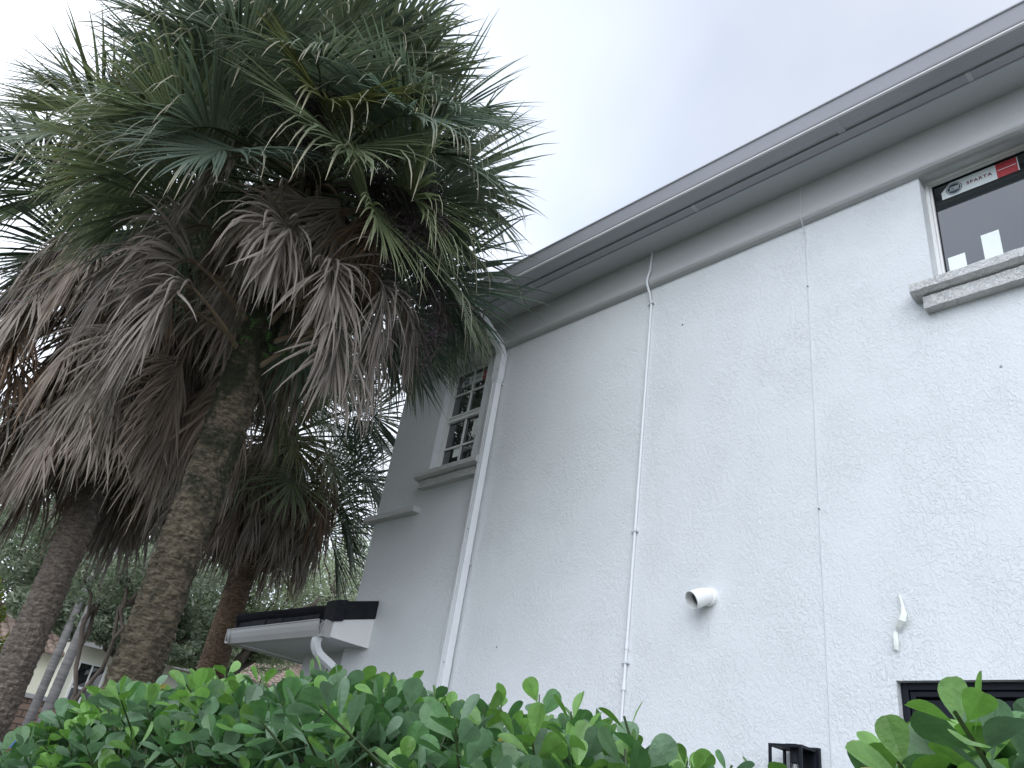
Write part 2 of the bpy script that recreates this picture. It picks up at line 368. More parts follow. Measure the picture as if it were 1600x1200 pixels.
def text_mesh(s, size, x, y, z, mat_, name, parent, ext=.0006, shear=0, space=1.0, bold=0):
    cu = bpy.data.curves.new(name, 'FONT'); cu.body = s; cu.size = size; cu.extrude = ext; cu.align_x = 'CENTER'; cu.align_y = 'CENTER'; cu.shear = shear; cu.space_character = space; cu.offset = bold
    to = bpy.data.objects.new(name, cu); C.objects.link(to)
    dg = bpy.context.evaluated_depsgraph_get(); me = bpy.data.meshes.new_from_object(to.evaluated_get(dg)); bpy.data.objects.remove(to)
    me.transform(Matrix.Translation((x, y, z)) @ Matrix.Rotation(math.radians(90), 4, 'X')); me.materials.clear(); me.materials.append(mat_)
    o = bpy.data.objects.new(name, me); C.objects.link(o); o.parent = parent; o.matrix_parent_inverse = Matrix(); return o
def sticker(x0, x1, z0, z1, y, win):
    """white label with chamfered corner, round emblem, letters and a red end"""
    s_ = MB(); h_ = z1-z0; xm = x1-.115*(x1-x0)/.44
    xm = x0+(x1-x0)*.735
    s_.v = [(x0,y,z0),(xm,y,z0),(xm,y,z1),(x0+h_*.5,y,z1),(x0,y,z0+h_*.5),(x0,y+.001,z0),(xm,y+.001,z0),(xm,y+.001,z1),(x0+h_*.5,y+.001,z1),(x0,y+.001,z0+h_*.5)]
    s_.f = [(0,1,2,3,4),(9,8,7,6,5),(0,5,6,1),(1,6,7,2),(2,7,8,3),(3,8,9,4),(4,9,5,0)]
    st = s_.build('window_sticker', M['sticker'], win)
    q = MB(); q.box((xm, y-.0002, z0+.002), (x1, y+.0008, z1-.002)); q.build('sticker_red_end', M['red'], win)
    q = MB(); q.box((x1, y-.0002, z0+.002), (x1+.006, y+.0008, z1-.002)); q.box((xm+.008, y-.0012, z0+h_*.50), (x1-.006, y-.0004, z0+h_*.54)); build_each(q, 'sticker_white_line', M['sticker'], win)
    cx, cz, r = x0+h_*.66, (z0+z1)/2, h_*.41
    q = MB(); disc(q, cx, cz, r, y-.0012, r0=r*.91); disc(q, cx, cz, r*.82, y-.0012); q.build('sticker_emblem', M['navy'], win)
    q = MB(); q.box((cx-r*.86, y-.0022, cz-r*.32), (cx+r*.86, y-.0016, cz+r*.32)); q.build('emblem_bar', M['sticker'], win)
    q = MB(); q.box((cx-r*.80, y-.0030, cz-r*.27), (cx+r*.80, y-.0024, cz+r*.27)); q.build('emblem_field', M['navy'], win)
    text_mesh('CGI', r*.62, cx, y-.0038, cz, M['sticker'], 'emblem_letters', win, ext=.0003, shear=.3, bold=.0012, space=1.05)
    text_mesh('SPARTA', h_*.29, (cx+r+xm)/2, y-.0014, cz, M['red2'], 'sticker_letters', win, ext=.0003, space=1.3, bold=.0011)
M['red2'] = mat('dark_red_print', (.16, .03, .04), .5)

def mk(mb, name, m_, par, bev=0): return mb.build(name, m_, par, bevel=bev)
# right window: single pane casement
x0, x1, z0, z1 = holes['right']; z0 = H+3.17
fm = MB(); frame(fm, x0+.001, x1-.001, z0, z1-.001, Y0+.10, Y0+.20, .022)
frame(fm, x0+.0235, x1-.0235, z0+.0225, z1-.0235, Y0+.118, Y0+.19, .012)
wr = mk(fm, 'window', M['vinyl'], house, .002); wr['label'] = 'single pane window with white frame and large sticker'
q = MB(); frame(q, x0+.036, x1-.036, z0+.035, z1-.036, Y0+.138, Y0+.18, .005); mk(q, 'gasket', M['rubber'], wr)
q = MB(); q.box((x0+.041, Y0+.146, z0+.04), (x1-.041, Y0+.152, z1-.041)); mk(q, 'glass', M['pane'], wr)
sticker(-1.113, -.668, H+3.98, H+4.099, Y0+.1445, wr)
q = MB(); q.box((-1.137, Y0+.1435, H+3.36), (-1.038, Y0+.1445, H+3.50)); mk(q, 'paper_label', M['paper'], wr)
q = MB(); q.box((-.938, Y0+.1435, H+3.36), (-.838, Y0+.1445, H+3.585)); mk(q, 'paper_label', M['paper'], wr)
# left window: hung sashes, two by two lights each
x0, x1, z0, z1 = holes['left']
fm = MB(); frame(fm, x0+.001, x1-.001, z0, z1-.001, Y0+.07, Y0+.17, .045)
zm = H+3.56
wbox(fm, x0+.0465, x1-.0465, Y0+.078, Y0+.14, zm-.035, zm+.035)
wbox(fm, x0+.0465, x1-.0465, Y0+.070, Y0+.0775, zm+.008, zm+.026)
wl = mk(fm, 'window', M['vinyl'], house, .002); wl['label'] = 'tall hung window with white glazing bars behind the downspout'
xg0, xg1 = x0+.046, x1-.046; xc = (xg0+xg1)/2
q = MB()
for (a_, b_) in ((zm+.035, z1-.046), (z0+.045, zm-.035)):
    wbox(q, xc-.010, xc+.010, Y0+.090, Y0+.104, a_+.0005, b_-.0005); m_ = (a_+b_)/2
    wbox(q, xg0+.0005, xc-.0105, Y0+.091, Y0+.104, m_-.010, m_+.010); wbox(q, xc+.0105, xg1-.0005, Y0+.091, Y0+.104, m_-.010, m_+.010)
mk(q, 'glazing_bars', M['vinyl'], wl)
q = MB(); q.box((xg0, Y0+.108, z0+.046), (xg1, Y0+.114, zm-.036)); mk(q, 'glass', M['pane'], wl)
q = MB(); q.box((xg0, Y0+.107, zm+.036), (xg1, Y0+.113, z1-.047)); mk(q, 'glass', M['pane'], wl)
sticker(-5.87, -5.43, H+3.945, H+4.055, Y0+.1062, wl)
q = MB(); q.box((-5.79, Y0+.1062, H+3.115), (-5.70, Y0+.1074, H+3.215)); mk(q, 'paper_label', M['paper'], wl)
q = MB(); q.box((-5.555, Y0+.1062, H+3.30), (-5.46, Y0+.1074, H+3.49)); mk(q, 'paper_label', M['paper'], wl)
# lower black window
x0, x1, z0, z1 = holes['low']
fm = MB(); frame(fm, x0+.002, x1-.002, z0, z1-.002, Y0+.045, Y0+.15, .034); frame(fm, x0+.037, x1-.037, z0+.035, z1-.037, Y0+.060, Y0+.14, .028)
wk = mk(fm, 'window', M['black'], house, .003); wk['label'] = 'black framed window low in the wall behind the hedge'
q = MB(); q.box((x0+.064, Y0+.10, z0+.062), (x1-.064, Y0+.106, z1-.064)); mk(q, 'glass', M['darkpane'], wk)
# rough sills in two tiers
def sill(xa, xb, ztop, t1=.085, t2=.095, p1=.115, p2=.07, ins=.055, name='window_sill', end=True):
    s_ = MB(); n = 60
    def tier(xa, xb, p, zt, zb, sl):
        i = len(s_.v)
        for k in range(n+1):
            x = xa+(xb-xa)*k/n
            pr = [(Y0+.02, zb), (Y0-p+sl, zb), (Y0-p, zb+.02), (Y0-p, zt-.012), (Y0-p+.012, zt), (Y0+.04, zt+.012)]
            for (yy, zz) in pr:
                nv = noise.noise_vector(Vector((x*18, yy*18, zz*18)))*.004
                s_.v.append((x+(nv.x if 0 < k < n else 0), yy+nv.y, zz+nv.z))
        for k in range(n):
            for j in range(6):
                a_ = i+k*6+j; b_ = i+k*6+(j+1) % 6; s_.f.append((a_, b_, b_+6, a_+6))
        s_.f.append(tuple(i+j for j in range(6))[::-1]); s_.f.append(tuple(i+n*6+j for j in range(6)))
    tier(xa, xb, p1, ztop, ztop-t1, .03); tier(xa+ins, xb-ins, p2, ztop-t1-.001, ztop-t1-t2, .0)
    return s_.build(name, M['trim'], house)
sill(-1.305, -.47, H+3.205); sill(-6.06, -5.14, H+2.915, t1=.075, t2=.085)
# stub of the front window's ledge wrapping the corner
s_ = MB(); s_.box((XL-.10, Y0-.085, H+2.515), (-5.99, Y0+.02, H+2.575)); s_.box((XL-.10, Y0+.021, H+2.515), (XL+.02, Y0+.9, H+2.575))
s_.build('corner_ledge', M['trim'], house, bevel=.006)

# downspouts: ribbed rectangular pipe
def downspout(pts, w_, d_, name, par, straps=()):
    s_ = MB(); s_.tube(pts, 0, rect=(w_, d_), up=Vector((0,1,0)))
    o = s_.build(name, M['pipe'], par, bevel=.008); return o
X1 = -5.115
ds = downspout([(-5.215, Y0-.41, ZS-.005), (-5.215, Y0-.41, ZS-.045), (-5.135, Y0-.09, H+4.13), (X1, Y0-.052, H+4.02), (X1, Y0-.052, H+3.0), (X1, Y0-.052, H+1.5), (X1, Y0-.052, .25), (X1, Y0-.09, .12), (X1, Y0-.3, .06)], .088, .066, 'downspout', house)
q = MB(); q.box((X1-.047, Y0-.089, H+3.685), (X1+.047, Y0+.004, H+3.70)); q.box((X1-.0465, Y0-.0885, H+1.9), (X1+.0465, Y0+.004, H+1.905))
q.box((X1-.0475, Y0-.0875, H+3.72), (X1+.0475, Y0-.0165, H+4.02)); build_each(q, 'pipe_joint', M['pipe'], ds)
q = MB()
for zz in (2.6, 1.35, .45): q.box((X1-.06, Y0-.092, H+zz), (X1+.06, Y0+.003, H+zz+.028))
q = MB(); q.box((X1-.016, Y0-.0895, .3), (X1-.010, Y0-.0835, H+3.684)); q.box((X1+.010, Y0-.0895, .3), (X1+.016, Y0-.0835, H+3.684)); build_each(q, 'pipe_rib', M['pipe'], ds)
q = MB()
for zz in (3.83, 2.2, 1.08, .5): q.tube([(X1+.022, Y0-.086, H+zz), (X1+.022, Y0-.0935, H+zz)], .0045, n=8)
build_each(q, 'screw', M['steel'], ds)
# painted conduit
XC = -3.335
q = MB(); yf = Y0-.056; yw = Y0-.014
q.tube([(XC+.005, yf, ZS-.001), (XC+.0047, yf, ZS-.008), (XC-.003, yf-.002, H+4.27), (XC-.010, Y0-.078, H+4.165), (XC-.012, Y0-.076, H+4.12), (XC-.006, Y0-.035, H+4.03), (XC, yw, H+3.945), (XC, yw, H+2.8), (XC, yw, H+.92), (XC, yw, H+.905)], .0105, n=12)
cd = mk(q, 'conduit', M['pipe'], house)
for p_ in cd.data.polygons: p_.use_smooth = True
q = MB(); q.tube([(XC, yw, H+.905), (XC, yw, H+.0), (XC, yw, .3)], .0085, n=12); mk(q, 'lower_conduit', M['pipe'], cd)
q = MB()
for zz in (1.16, .905, 2.2): q.tube([(XC, yw, H+zz-.025), (XC, yw, H+zz+.025)], .0145 if zz < 2 else .0125, n=12)
build_each(q, 'coupling', M['pipe'], cd)
q = MB()
for zz in (3.945, 1.95, 1.05): q.box((XC-.026, yw-.0125, H+zz-.006), (XC+.026, Y0+.002, H+zz+.006))
build_each(q, 'clip', M['cable'], cd)
# thin painted cable down the wall
q = MB(); XW = -1.987
pts = [(XW, Y0-.045, ZS-.002), (XW, Y0-.047, ZB+.14), (XW, Y0-.069, ZB+.03), (XW+.001, Y0-.060, ZB-.004), (XW+.002, Y0-.005, ZB-.1)]
z_ = ZB-.25
while z_ > .3: pts.append((XW+.004*noise.noise(Vector((z_*.8, 3, 0))), Y0-.003, z_)); z_ -= .2
q.tube(pts, .0030, n=6); cb = mk(q, 'cable', M['cable'], house)
q = MB()
for zz in (3.55, 1.9, .4): q.tube([(XW, Y0+.002, H+zz), (XW, Y0-.011, H+zz)], .006, n=8)
build_each(q, 'cable_staple', M['steel'], cb)
q = MB()
for (xx, zz) in ((-3.02, 3.62), (-.93, 2.55), (-4.05, 4.20), (-4.6, 1.2), (-.75, 1.95)): q.tube([(xx, Y0+.002, H+zz), (xx, Y0-(.05 if zz > 4.1 else .005), H+zz)], .006, n=8)
build_each(q, 'wall_plug', M['steel'], house)
# plastic vent elbow
import itertools
vb = Vector((-2.72, Y0, H+1.43)); ax = Vector((-.34, -.78, -.45)).normalized()
q = MB(); pts = [vb+Vector((0,.01,0)), vb+Vector((0,-.035,0)), vb+Vector((-.006,-.055,-.006)), vb+Vector((-.018,-.078,-.018))]
e0 = pts[-1]; pts += [e0+ax*.03, e0+ax*.07]
rr = [.051,.051,.053,.056,.058,.059]
q.tube(pts, rr, n=36, cap=False); n_ = 36
q.tube([e0-ax*.002, e0+ax*.03, e0+ax*.066, e0+ax*.0715], [.050,.052,.0535,.055], n=36, cap=False)
q.tube([e0+ax*.0695, e0+ax*.0715], [.0592,.055], n=36, cap=False)
vt = q.build('vent_pipe', M['pvc'], house, smooth=True)
q = MB(); q.tube([vb+Vector((0,.005,0)), vb+Vector((0,-.03,0)), vb+Vector((0,-.033,0))], [.058,.058,.052], n=36); mk(q, 'collar', M['pvc'], vt)
q = MB(); u_ = ax.cross(Vector((0,0,1))).normalized(); v_ = ax.cross(u_); gc = e0+ax*.022
for k in range(-3, 4):
    r_ = math.sqrt(max(0, .052**2-(k*.014)**2))
    q.tube([gc+u_*(k*.014)-v_*r_, gc+u_*(k*.014)+v_*r_], .0013, n=6); q.tube([gc+v_*(k*.014)-u_*r_, gc+v_*(k*.014)+u_*r_], .0013, n=6)
mk(q, 'vent_grille', M['grille'], vt)
q = MB(); q.tube([e0+ax*.014, e0+ax*.012], .0505, n=30); mk(q, 'bore_shade', M['rubber'], vt)  # black disc stands in for the shade inside the pipe

# ---- porch roof at the corner
px0, px1, py0 = -8.15, -6.41, 3.70
q = MB(); q.box((px0+.06, py0+.085, H+1.262), (-6.345, 6.9, H+1.28)); porch = mk(q, 'porch_roof', M['soffit'], house)
q = MB(); zt = H+1.50
q.box((-6.347, py0+.08, H+1.25), (-6.33, Y0-.002, H+1.525)); q.box((px0+.10, py0+.066, H+1.25), (-6.348, py0+.082, H+1.41)); q.box((px0+.045, py0+.066, H+1.25), (px0+.098, 6.9, H+1.41)); mk(q, 'fascia', M['vinyl'], porch)
def ogee(y, z, s): return [(y, z), (y+.0, z)]
gp2 = [(0,0),(-.02,0),(-.062,.004),(-.068,.022),(-.080,.055),(-.088,.10),(-.088,.135),(-.096,.137),(-.096,.146),(-.080,.146),(-.076,.10),(-.06,.03),(-.006,.012),(-.006,.14),(0,.14)]
q = MB(); q.prism([(py0+.065+a*1.05, H+1.238+b) for a, b in gp2], px0-.04, px1, n=2)
# return of the gutter at its right end
q.prism([(px1+.0005-a*.7, H+1.238+b) for a, b in gp2], py0+.0, py0+.064, axis='y')
q.prism([(px0+.044+a*1.05, H+1.238+b) for a, b in gp2], py0-.03, 6.9, axis='y')
mk(q, 'porch_gutter', M['porch_metal'], porch)
q = MB(); q.box((px1+.0, py0+.012, H+1.24), (px1+.066, py0+.085, H+1.378)); mk(q, 'gutter_end_cap', M['porch_metal'], porch)
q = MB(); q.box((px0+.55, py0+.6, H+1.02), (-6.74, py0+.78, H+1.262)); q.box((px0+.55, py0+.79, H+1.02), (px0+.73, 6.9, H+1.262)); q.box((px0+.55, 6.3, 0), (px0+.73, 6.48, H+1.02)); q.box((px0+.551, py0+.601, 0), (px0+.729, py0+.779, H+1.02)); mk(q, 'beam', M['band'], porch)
# tiles: thick slate courses rising away from the eave, rake tiles at the right end
q = MB(); pitch = .36; ny = 9
for r_ in range(ny):
    yb = py0+.03+r_*.32; zb = H+1.40+r_*.32*pitch
    xa = px0-.02+r_*.30; xb = -6.50
    if yb > Y0-.35: xb = XL+.002 if yb > Y0-.1 else -6.50
    xx = xa; k = 0
    while xx < xb-.02:
        xe = min(xx+.33, xb); jz = random.uniform(-.006, .008); jy = random.uniform(-.012, .012)
        if r_ and xx < px0+.02+r_*.3: pass
        i = len(q.v)
        ya, ye = yb+jy, yb+.40; t = .055
        if yb < Y0-.1 and ye > Y0 and xx > XL-.3: ye = Y0-.003
        za, ze = zb+jz, zb+(ye-ya)*pitch+jz-.02
        q.v += [(xx+.003,ya,za),(xe-.003,ya,za),(xe-.003,ye,ze),(xx+.003,ye,ze),(xx+.003,ya,za+t),(xe-.003,ya,za+t),(xe-.003,ye,ze+t),(xx+.003,ye,ze+t)]
        q.f += [tuple(i+k_ for k_ in f_) for f_ in ((3,2,1,0),(4,5,6,7),(0,1,5,4),(1,2,6,5),(2,3,7,6),(3,0,4,7))]
        xx = xe; k += 1
# eave booster under the first course
q.box((px0+.02, py0+.06, H+1.372), (-6.50, py0+.14, H+1.398))
# hip tiles along the left hip
for k in range(7):
    p_ = Vector((px0+.0+k*.27, py0+.04+k*.29, H+1.47+k*.29*pitch)); q.tube([p_, p_+Vector((.30,.32,.115+.02))], [.085,.07], n=10)
tl = q.build('roof_tiles', M['tile'], porch, bevel=.004)
q = MB()
for k, (ya, ye) in enumerate(((py0+.05, py0+.16), (py0+.162, Y0-.004))):
    za = H+1.375+(ya-py0)*pitch*.8; ze = H+1.375+(ye-py0)*pitch*.8; g_ = .012 if k == 0 else 0
    i = len(q.v); xa, xb = -6.495, -6.315+g_
    q.v += [(xa,ya,za-g_),(xb,ya,za-g_),(xb,ye,ze-g_),(xa,ye,ze-g_),(xa,ya,za+.17+g_),(xb,ya,za+.17+g_),(xb,ye,ze+.17+g_),(xa,ye,ze+.17+g_)]
    q.f += [tuple(i+k_ for k_ in f_) for f_ in ((3,2,1,0),(4,5,6,7),(0,1,5,4),(1,2,6,5),(2,3,7,6),(3,0,4,7))]
q.build('rake_tile', M['tile'], porch, bevel=.01)
def curve_pts(P_, n=8):
    o_ = []
    for i in range(len(P_)-1):
        p0, p1, p2, p3 = [Vector(P_[max(0, min(len(P_)-1, i+k))]) for k in (-1,0,1,2)]
        for k in range(n):
            t = k/n; o_.append(.5*((2*p1)+(p2-p0)*t+(2*p0-5*p1+4*p2-p3)*t*t+(3*p1-p0-3*p2+p3)*t**3))
    o_.append(Vector(P_[-1])); return o_
pd = downspout(curve_pts([(-6.475, py0+.04, H+1.245), (-6.475, py0+.04, H+1.18), (-6.47, py0+.09, H+1.11), (-6.44, py0+.24, H+1.03), (-6.42, py0+.37, H+.94), (-6.41, Y0-.06, H+.86), (-6.41, Y0-.045, H+.7), (-6.41, Y0-.045, H-.5), (-6.41, Y0-.045, .1)], 5), .075, .06, 'porch_downspout', house)

# ------------------------------------------------------------------ wall lantern
lan = thing('wall_lantern', 'black box wall lantern with clear bulb on the white wall above the hedge', 'lamp', (-2.14, Y0, H+.4))
lx0, lx1, ly0, lz0, lz1 = -2.235, -2.055, Y0-.185, H+.24, H+.585
q = MB(); q.box((lx0+.03, Y0-.02, lz0-.02), (lx1+.012, Y0+.003, lz1+.012)); q.build('back_plate', M['black'], lan, bevel=.002)
q = MB(); b_ = .013
for xx in (lx0, lx1-b_):
    for yy in (ly0, Y0-.036): q.box((xx, yy, lz0+b_), (xx+b_, yy+b_, lz1-b_))
for zz in (lz0, lz1-b_):
    q.box((lx0, ly0, zz), (lx1, ly0+b_, zz+b_)); q.box((lx0, Y0-.036, zz), (lx1, Y0-.036+b_, zz+b_)); q.box((lx0, ly0+b_, zz), (lx0+b_, Y0-.036, zz+b_)); q.box((lx1-b_, ly0+b_, zz), (lx1, Y0-.036, zz+b_))
q.build('lantern_frame', M['black'], lan)
q = MB(); q.box((lx0+.022, ly0+.03, lz1-.011), (lx1-.0135, Y0-.0205, lz1+.004)); q.box((lx0+.06, ly0+.07, lz1+.0045), (lx1-.06, Y0-.06, lz1+.012)); q.build('top_plate', M['black'], lan)
bx, by = (lx0+lx1)/2+.01, (ly0+Y0-.036)/2+.01
q = MB(); q.tube([(bx,by,lz1-.0115),(bx,by,lz1-.075)], .024, n=20); q.build('bulb_socket', M['black'], lan, smooth=False)
q = MB(); q.tube([(bx,by,lz1-.0755),(bx,by,lz1-.085),(bx,by,lz1-.11),(bx,by,lz1-.15),(bx,by,lz1-.19),(bx,by,lz1-.215),(bx,by,lz1-.225)], [.016,.018,.024,.031,.031,.02,.004], n=20)
bl = q.build('bulb', M['clear'], lan, smooth=True)
q = MB()
for k in range(5):
    t = k*2*math.pi/5; q.tube([(bx+.010*math.cos(t),by+.010*math.sin(t),lz1-.11),(bx+.013*math.cos(t+.5),by+.013*math.sin(t+.5),lz1-.185)], .0014, n=5)
q.build('filament', M['filament'], bl)

# ------------------------------------------------------------------ torn plastic ribbon on a nail
q = MB(); ctr = [(-1.585,1.350),(-1.573,1.352),(-1.566,1.325),(-1.563,1.288),(-1.560,1.25),(-1.570,1.215),(-1.590,1.185),(-1.607,1.165),(-1.612,1.13),(-1.615,1.10),(-1.617,1.075)]
wd = [.003,.003,.005,.010,.019,.021,.012,.005,.013,.016,.015]; yy = [.004,.012,.014,.014,.022,.03,.022,.012,.018,.016,.012]
for k, ((x_, z_), w_, y_) in enumerate(zip(ctr, wd, yy)):
    tw = math.sin(k*1.1)*.012
    q.v += [(x_-w_, Y0-y_-tw*.6-.004, H+z_+w_*.4), (x_-w_*.2, Y0-y_-.006-.5*w_, H+z_), (x_+w_, Y0-y_+tw*.3-.003, H+z_-w_*.5)]
    if k:
        i = 3*k; q.f += [(i-3,i-2,i+1,i),(i-2,i-1,i+2,i+1)]
rb = q.build('plastic_ribbon', M['plastic'], None)
sol = rb.modifiers.new('thick', 'SOLIDIFY'); sol.thickness = .0012
tag(rb, 'torn white plastic ribbon hanging twisted on the wall above the black window', 'ribbon')

# ------------------------------------------------------------------ palms
def lerp(a, b, t): return a+(b-a)*t
GR = Vector((0,0,-1))
def frond(mb, st, base, az, el, pet, Lb, kind, rs, fold=None, droop=None, n=24, collapse=1.0, tint=None):
    """one costapalmate leaf: petiole, recurved costa, long split segments with drooping tips"""
    d = Vector((math.cos(az)*math.cos(el), math.sin(az)*math.cos(el), math.sin(el))); p = Vector(base)
    dead = kind == 'dead'
    S = d.cross(Vector((0,0,1)))
    if S.length < .1: S = Vector((-math.sin(az), math.cos(az), 0))
    S.normalize()
    roll = rs.gauss(0, .35 if not dead else .5); S = Matrix.Rotation(roll, 3, d) @ S
    # petiole
    path = [p.copy()]; k_ = 7
    gp_ = (.03 if not dead else .22 if collapse == 1.0 else .05) * rs.uniform(.7, 1.3)
    for _ in range(k_):
        d = (d+GR*gp_*(1-.4*abs(d.z))).normalized(); p = p+d*(pet/k_); path.append(p.copy())
    pc = (.075,.10,.04) if not dead else (.20,.15,.10)
    (st or mb).tube(path, [lerp(.020, .009, i/k_) for i in range(k_+1)], n=5, col=pc)
    # costa
    cl = Lb*rs.uniform(.42, .55); cs = []; cv = (.10 if not dead else .25 if collapse == 1.0 else .55)*rs.uniform(.7, 1.4); m_ = 9
    for i in range(m_+1):
        S = (S-d*S.dot(d)).normalized(); Nn = S.cross(d).normalized()
        cs.append((p.copy(), d.copy(), S.copy(), Nn.copy()))
        d = (d+GR*cv*(1-.5*max(0,-d.z))).normalized(); p = p+d*(cl/m_)
    mb.tube([c_[0] for c_ in cs], [lerp(.010,.003,i/m_) for i in range(m_+1)], n=4, col=pc)
    V = fold if fold is not None else (rs.uniform(.05, .9) if not dead else -rs.uniform(.4, 1.0))
    dr = droop*.55 if droop is not None and not dead else droop if droop is not None else (rs.uniform(.05, .5) if not dead else rs.uniform(.8, 1.6))
    if tint is None:
        if not dead:
            h_ = rs.random(); tint = Vector((.115, .160, .120)).lerp(Vector((.215,.25,.125)), h_**1.6*.95)*rs.uniform(.75,1.25)
            if rs.random() < .05: tint = Vector((.13,.14,.05))
        else: tint = Vector((.32,.245,.19)).lerp(Vector((.47,.42,.37)), rs.random())*rs.uniform(.6,1.15)
        if dead and rs.random() < .16: tint = Vector((.25,.17,.115))*rs.uniform(.7,1.1)
    tipc = Vector((.42,.38,.27)) if not dead else tint*1.25
    NR = 8
    tvals = [0,.12,.26,.40,.55,.70,.85,1.0]
    wmax = Lb*.0128 if not dead else Lb*.0148
    wid = rs.uniform(.65, 1.15)
    for sg in (-1, 1):
        for j in range(n):
            s = (j+.5)/n
            if rs.random() < (.03 if not dead else .12): continue
            f_ = s*m_; i_ = min(int(f_), m_-1); fr = f_-i_
            P = cs[i_][0].lerp(cs[i_+1][0], fr); T = cs[i_][1].lerp(cs[i_+1][1], fr).normalized(); S_ = cs[i_][2]; N_ = cs[i_][3]
            a_ = lerp(math.radians(128), math.radians(4), s**.75)
            if dead: a_ *= .66*collapse*wid
            a_ += rs.gauss(0, .045 if not dead else .19)
            vv = V*math.sin(min(a_, 1.57))
            q_ = T*math.cos(a_)+(S_*sg*math.cos(vv)+N_*math.sin(vv))*math.sin(a_)
            l_ = Lb*(.66+.34*math.sin(math.pi*min(1, s*.85+.12)))*rs.uniform(*((.82, 1.12) if not dead else (.6, 1.12)))
            Wd = N_.cross(q_); Wd = Wd.normalized() if Wd.length > .05 else S_
            g2 = dr*rs.uniform(.4, 1.7)
            brk = rs.random(); kink = rs.uniform(.5, .85) if brk < (.30 if not dead else .3) else 2
            tw = rs.gauss(0, .25 if not dead else .7); curl = rs.gauss(0, .12 if not dead else .3)
            tint_s = tint*rs.uniform(.82, 1.18); tt = rs.uniform(.80, 1.15) if not dead else 2
            if kink < 1 and not dead: tt = kink
            i0 = len(mb.v); pt = P.copy(); prev = 0
            for r_, t in enumerate(tvals):
                dt = (t-prev); prev = t
                if r_:
                    pull = g2*(t**1.6)*dt*3.2
                    if t > kink: pull += 1.6*dt*3
                    q_ = (q_+GR*pull+Wd*curl*dt*1.5).normalized(); pt = pt+q_*(l_*dt)
                W_ = (Wd-q_*Wd.dot(q_)); W_ = W_.normalized() if W_.length > .01 else Wd
                ang = tw*t; Nl = q_.cross(W_); W_ = W_*math.cos(ang)+Nl*math.sin(ang); Nl = q_.cross(W_)
                if t < .4: w_ = wmax*(.32+.68*(t/.4))
                else: w_ = wmax*(1-((t-.4)/.6)**1.35)+.0007
                mb.v += [tuple(pt-W_*w_), tuple(pt+Nl*w_*.55), tuple(pt+W_*w_)]
                c_ = tint_s.lerp(tipc, max(0, min(1, (t-tt)*4+.0))) if not dead else tint_s*(1.0-.25*t if rs.random() < .2 else 1)
                mb.c += [tuple(c_)]*3
            for r_ in range(NR-1):
                b0 = i0+3*r_; mb.f += [(b0,b0+1,b0+4,b0+3),(b0+1,b0+2,b0+5,b0+4)]
def trunk_mesh(x, y, z1, r0, rs, flare=1.25, ringh=.055, lean=(0,0), amp=1.0):
    q = MB(); na = 96; nz_ = int(z1/.010); off = rs.random()*50
    for k in range(nz_+1):
        z = z1*k/nz_; r = r0*.985*(1+(flare-1)*math.exp(-z/.25))*(1-.16*z/z1)
        for j in range(na):
            t = 2*math.pi*j/na; cx, cy = math.cos(t), math.sin(t)
            zz = z+.05*noise.noise(Vector((cx*1.5+off, cy*1.5, z*.9)))*1.4
            ring = abs(((zz/ringh) % 1)-.5)*2
            bk = noise.noise(Vector((cx*2.2+off, cy*2.2, z*14)))
            dsp = amp*(.013*ring*(.3+1.4*abs(bk))+.007*noise.noise(Vector((cx*3+off, cy*3, z*7)))+.014*noise.noise(Vector((cx*7+off, cy*7, z*34)))+.006*noise.noise(Vector((cx*22, cy*22, z*60)))+.012*noise.noise(Vector((cx+off, cy, z*1.3))))
            rr = r+dsp; q.v.append((x+lean[0]*z+cx*rr, y+lean[1]*z+cy*rr, z))
    for k in range(nz_):
        for j in range(na):
            a = k*na+j; b = k*na+(j+1) % na; q.f.append((a, b, b+na, a+na))
    return q
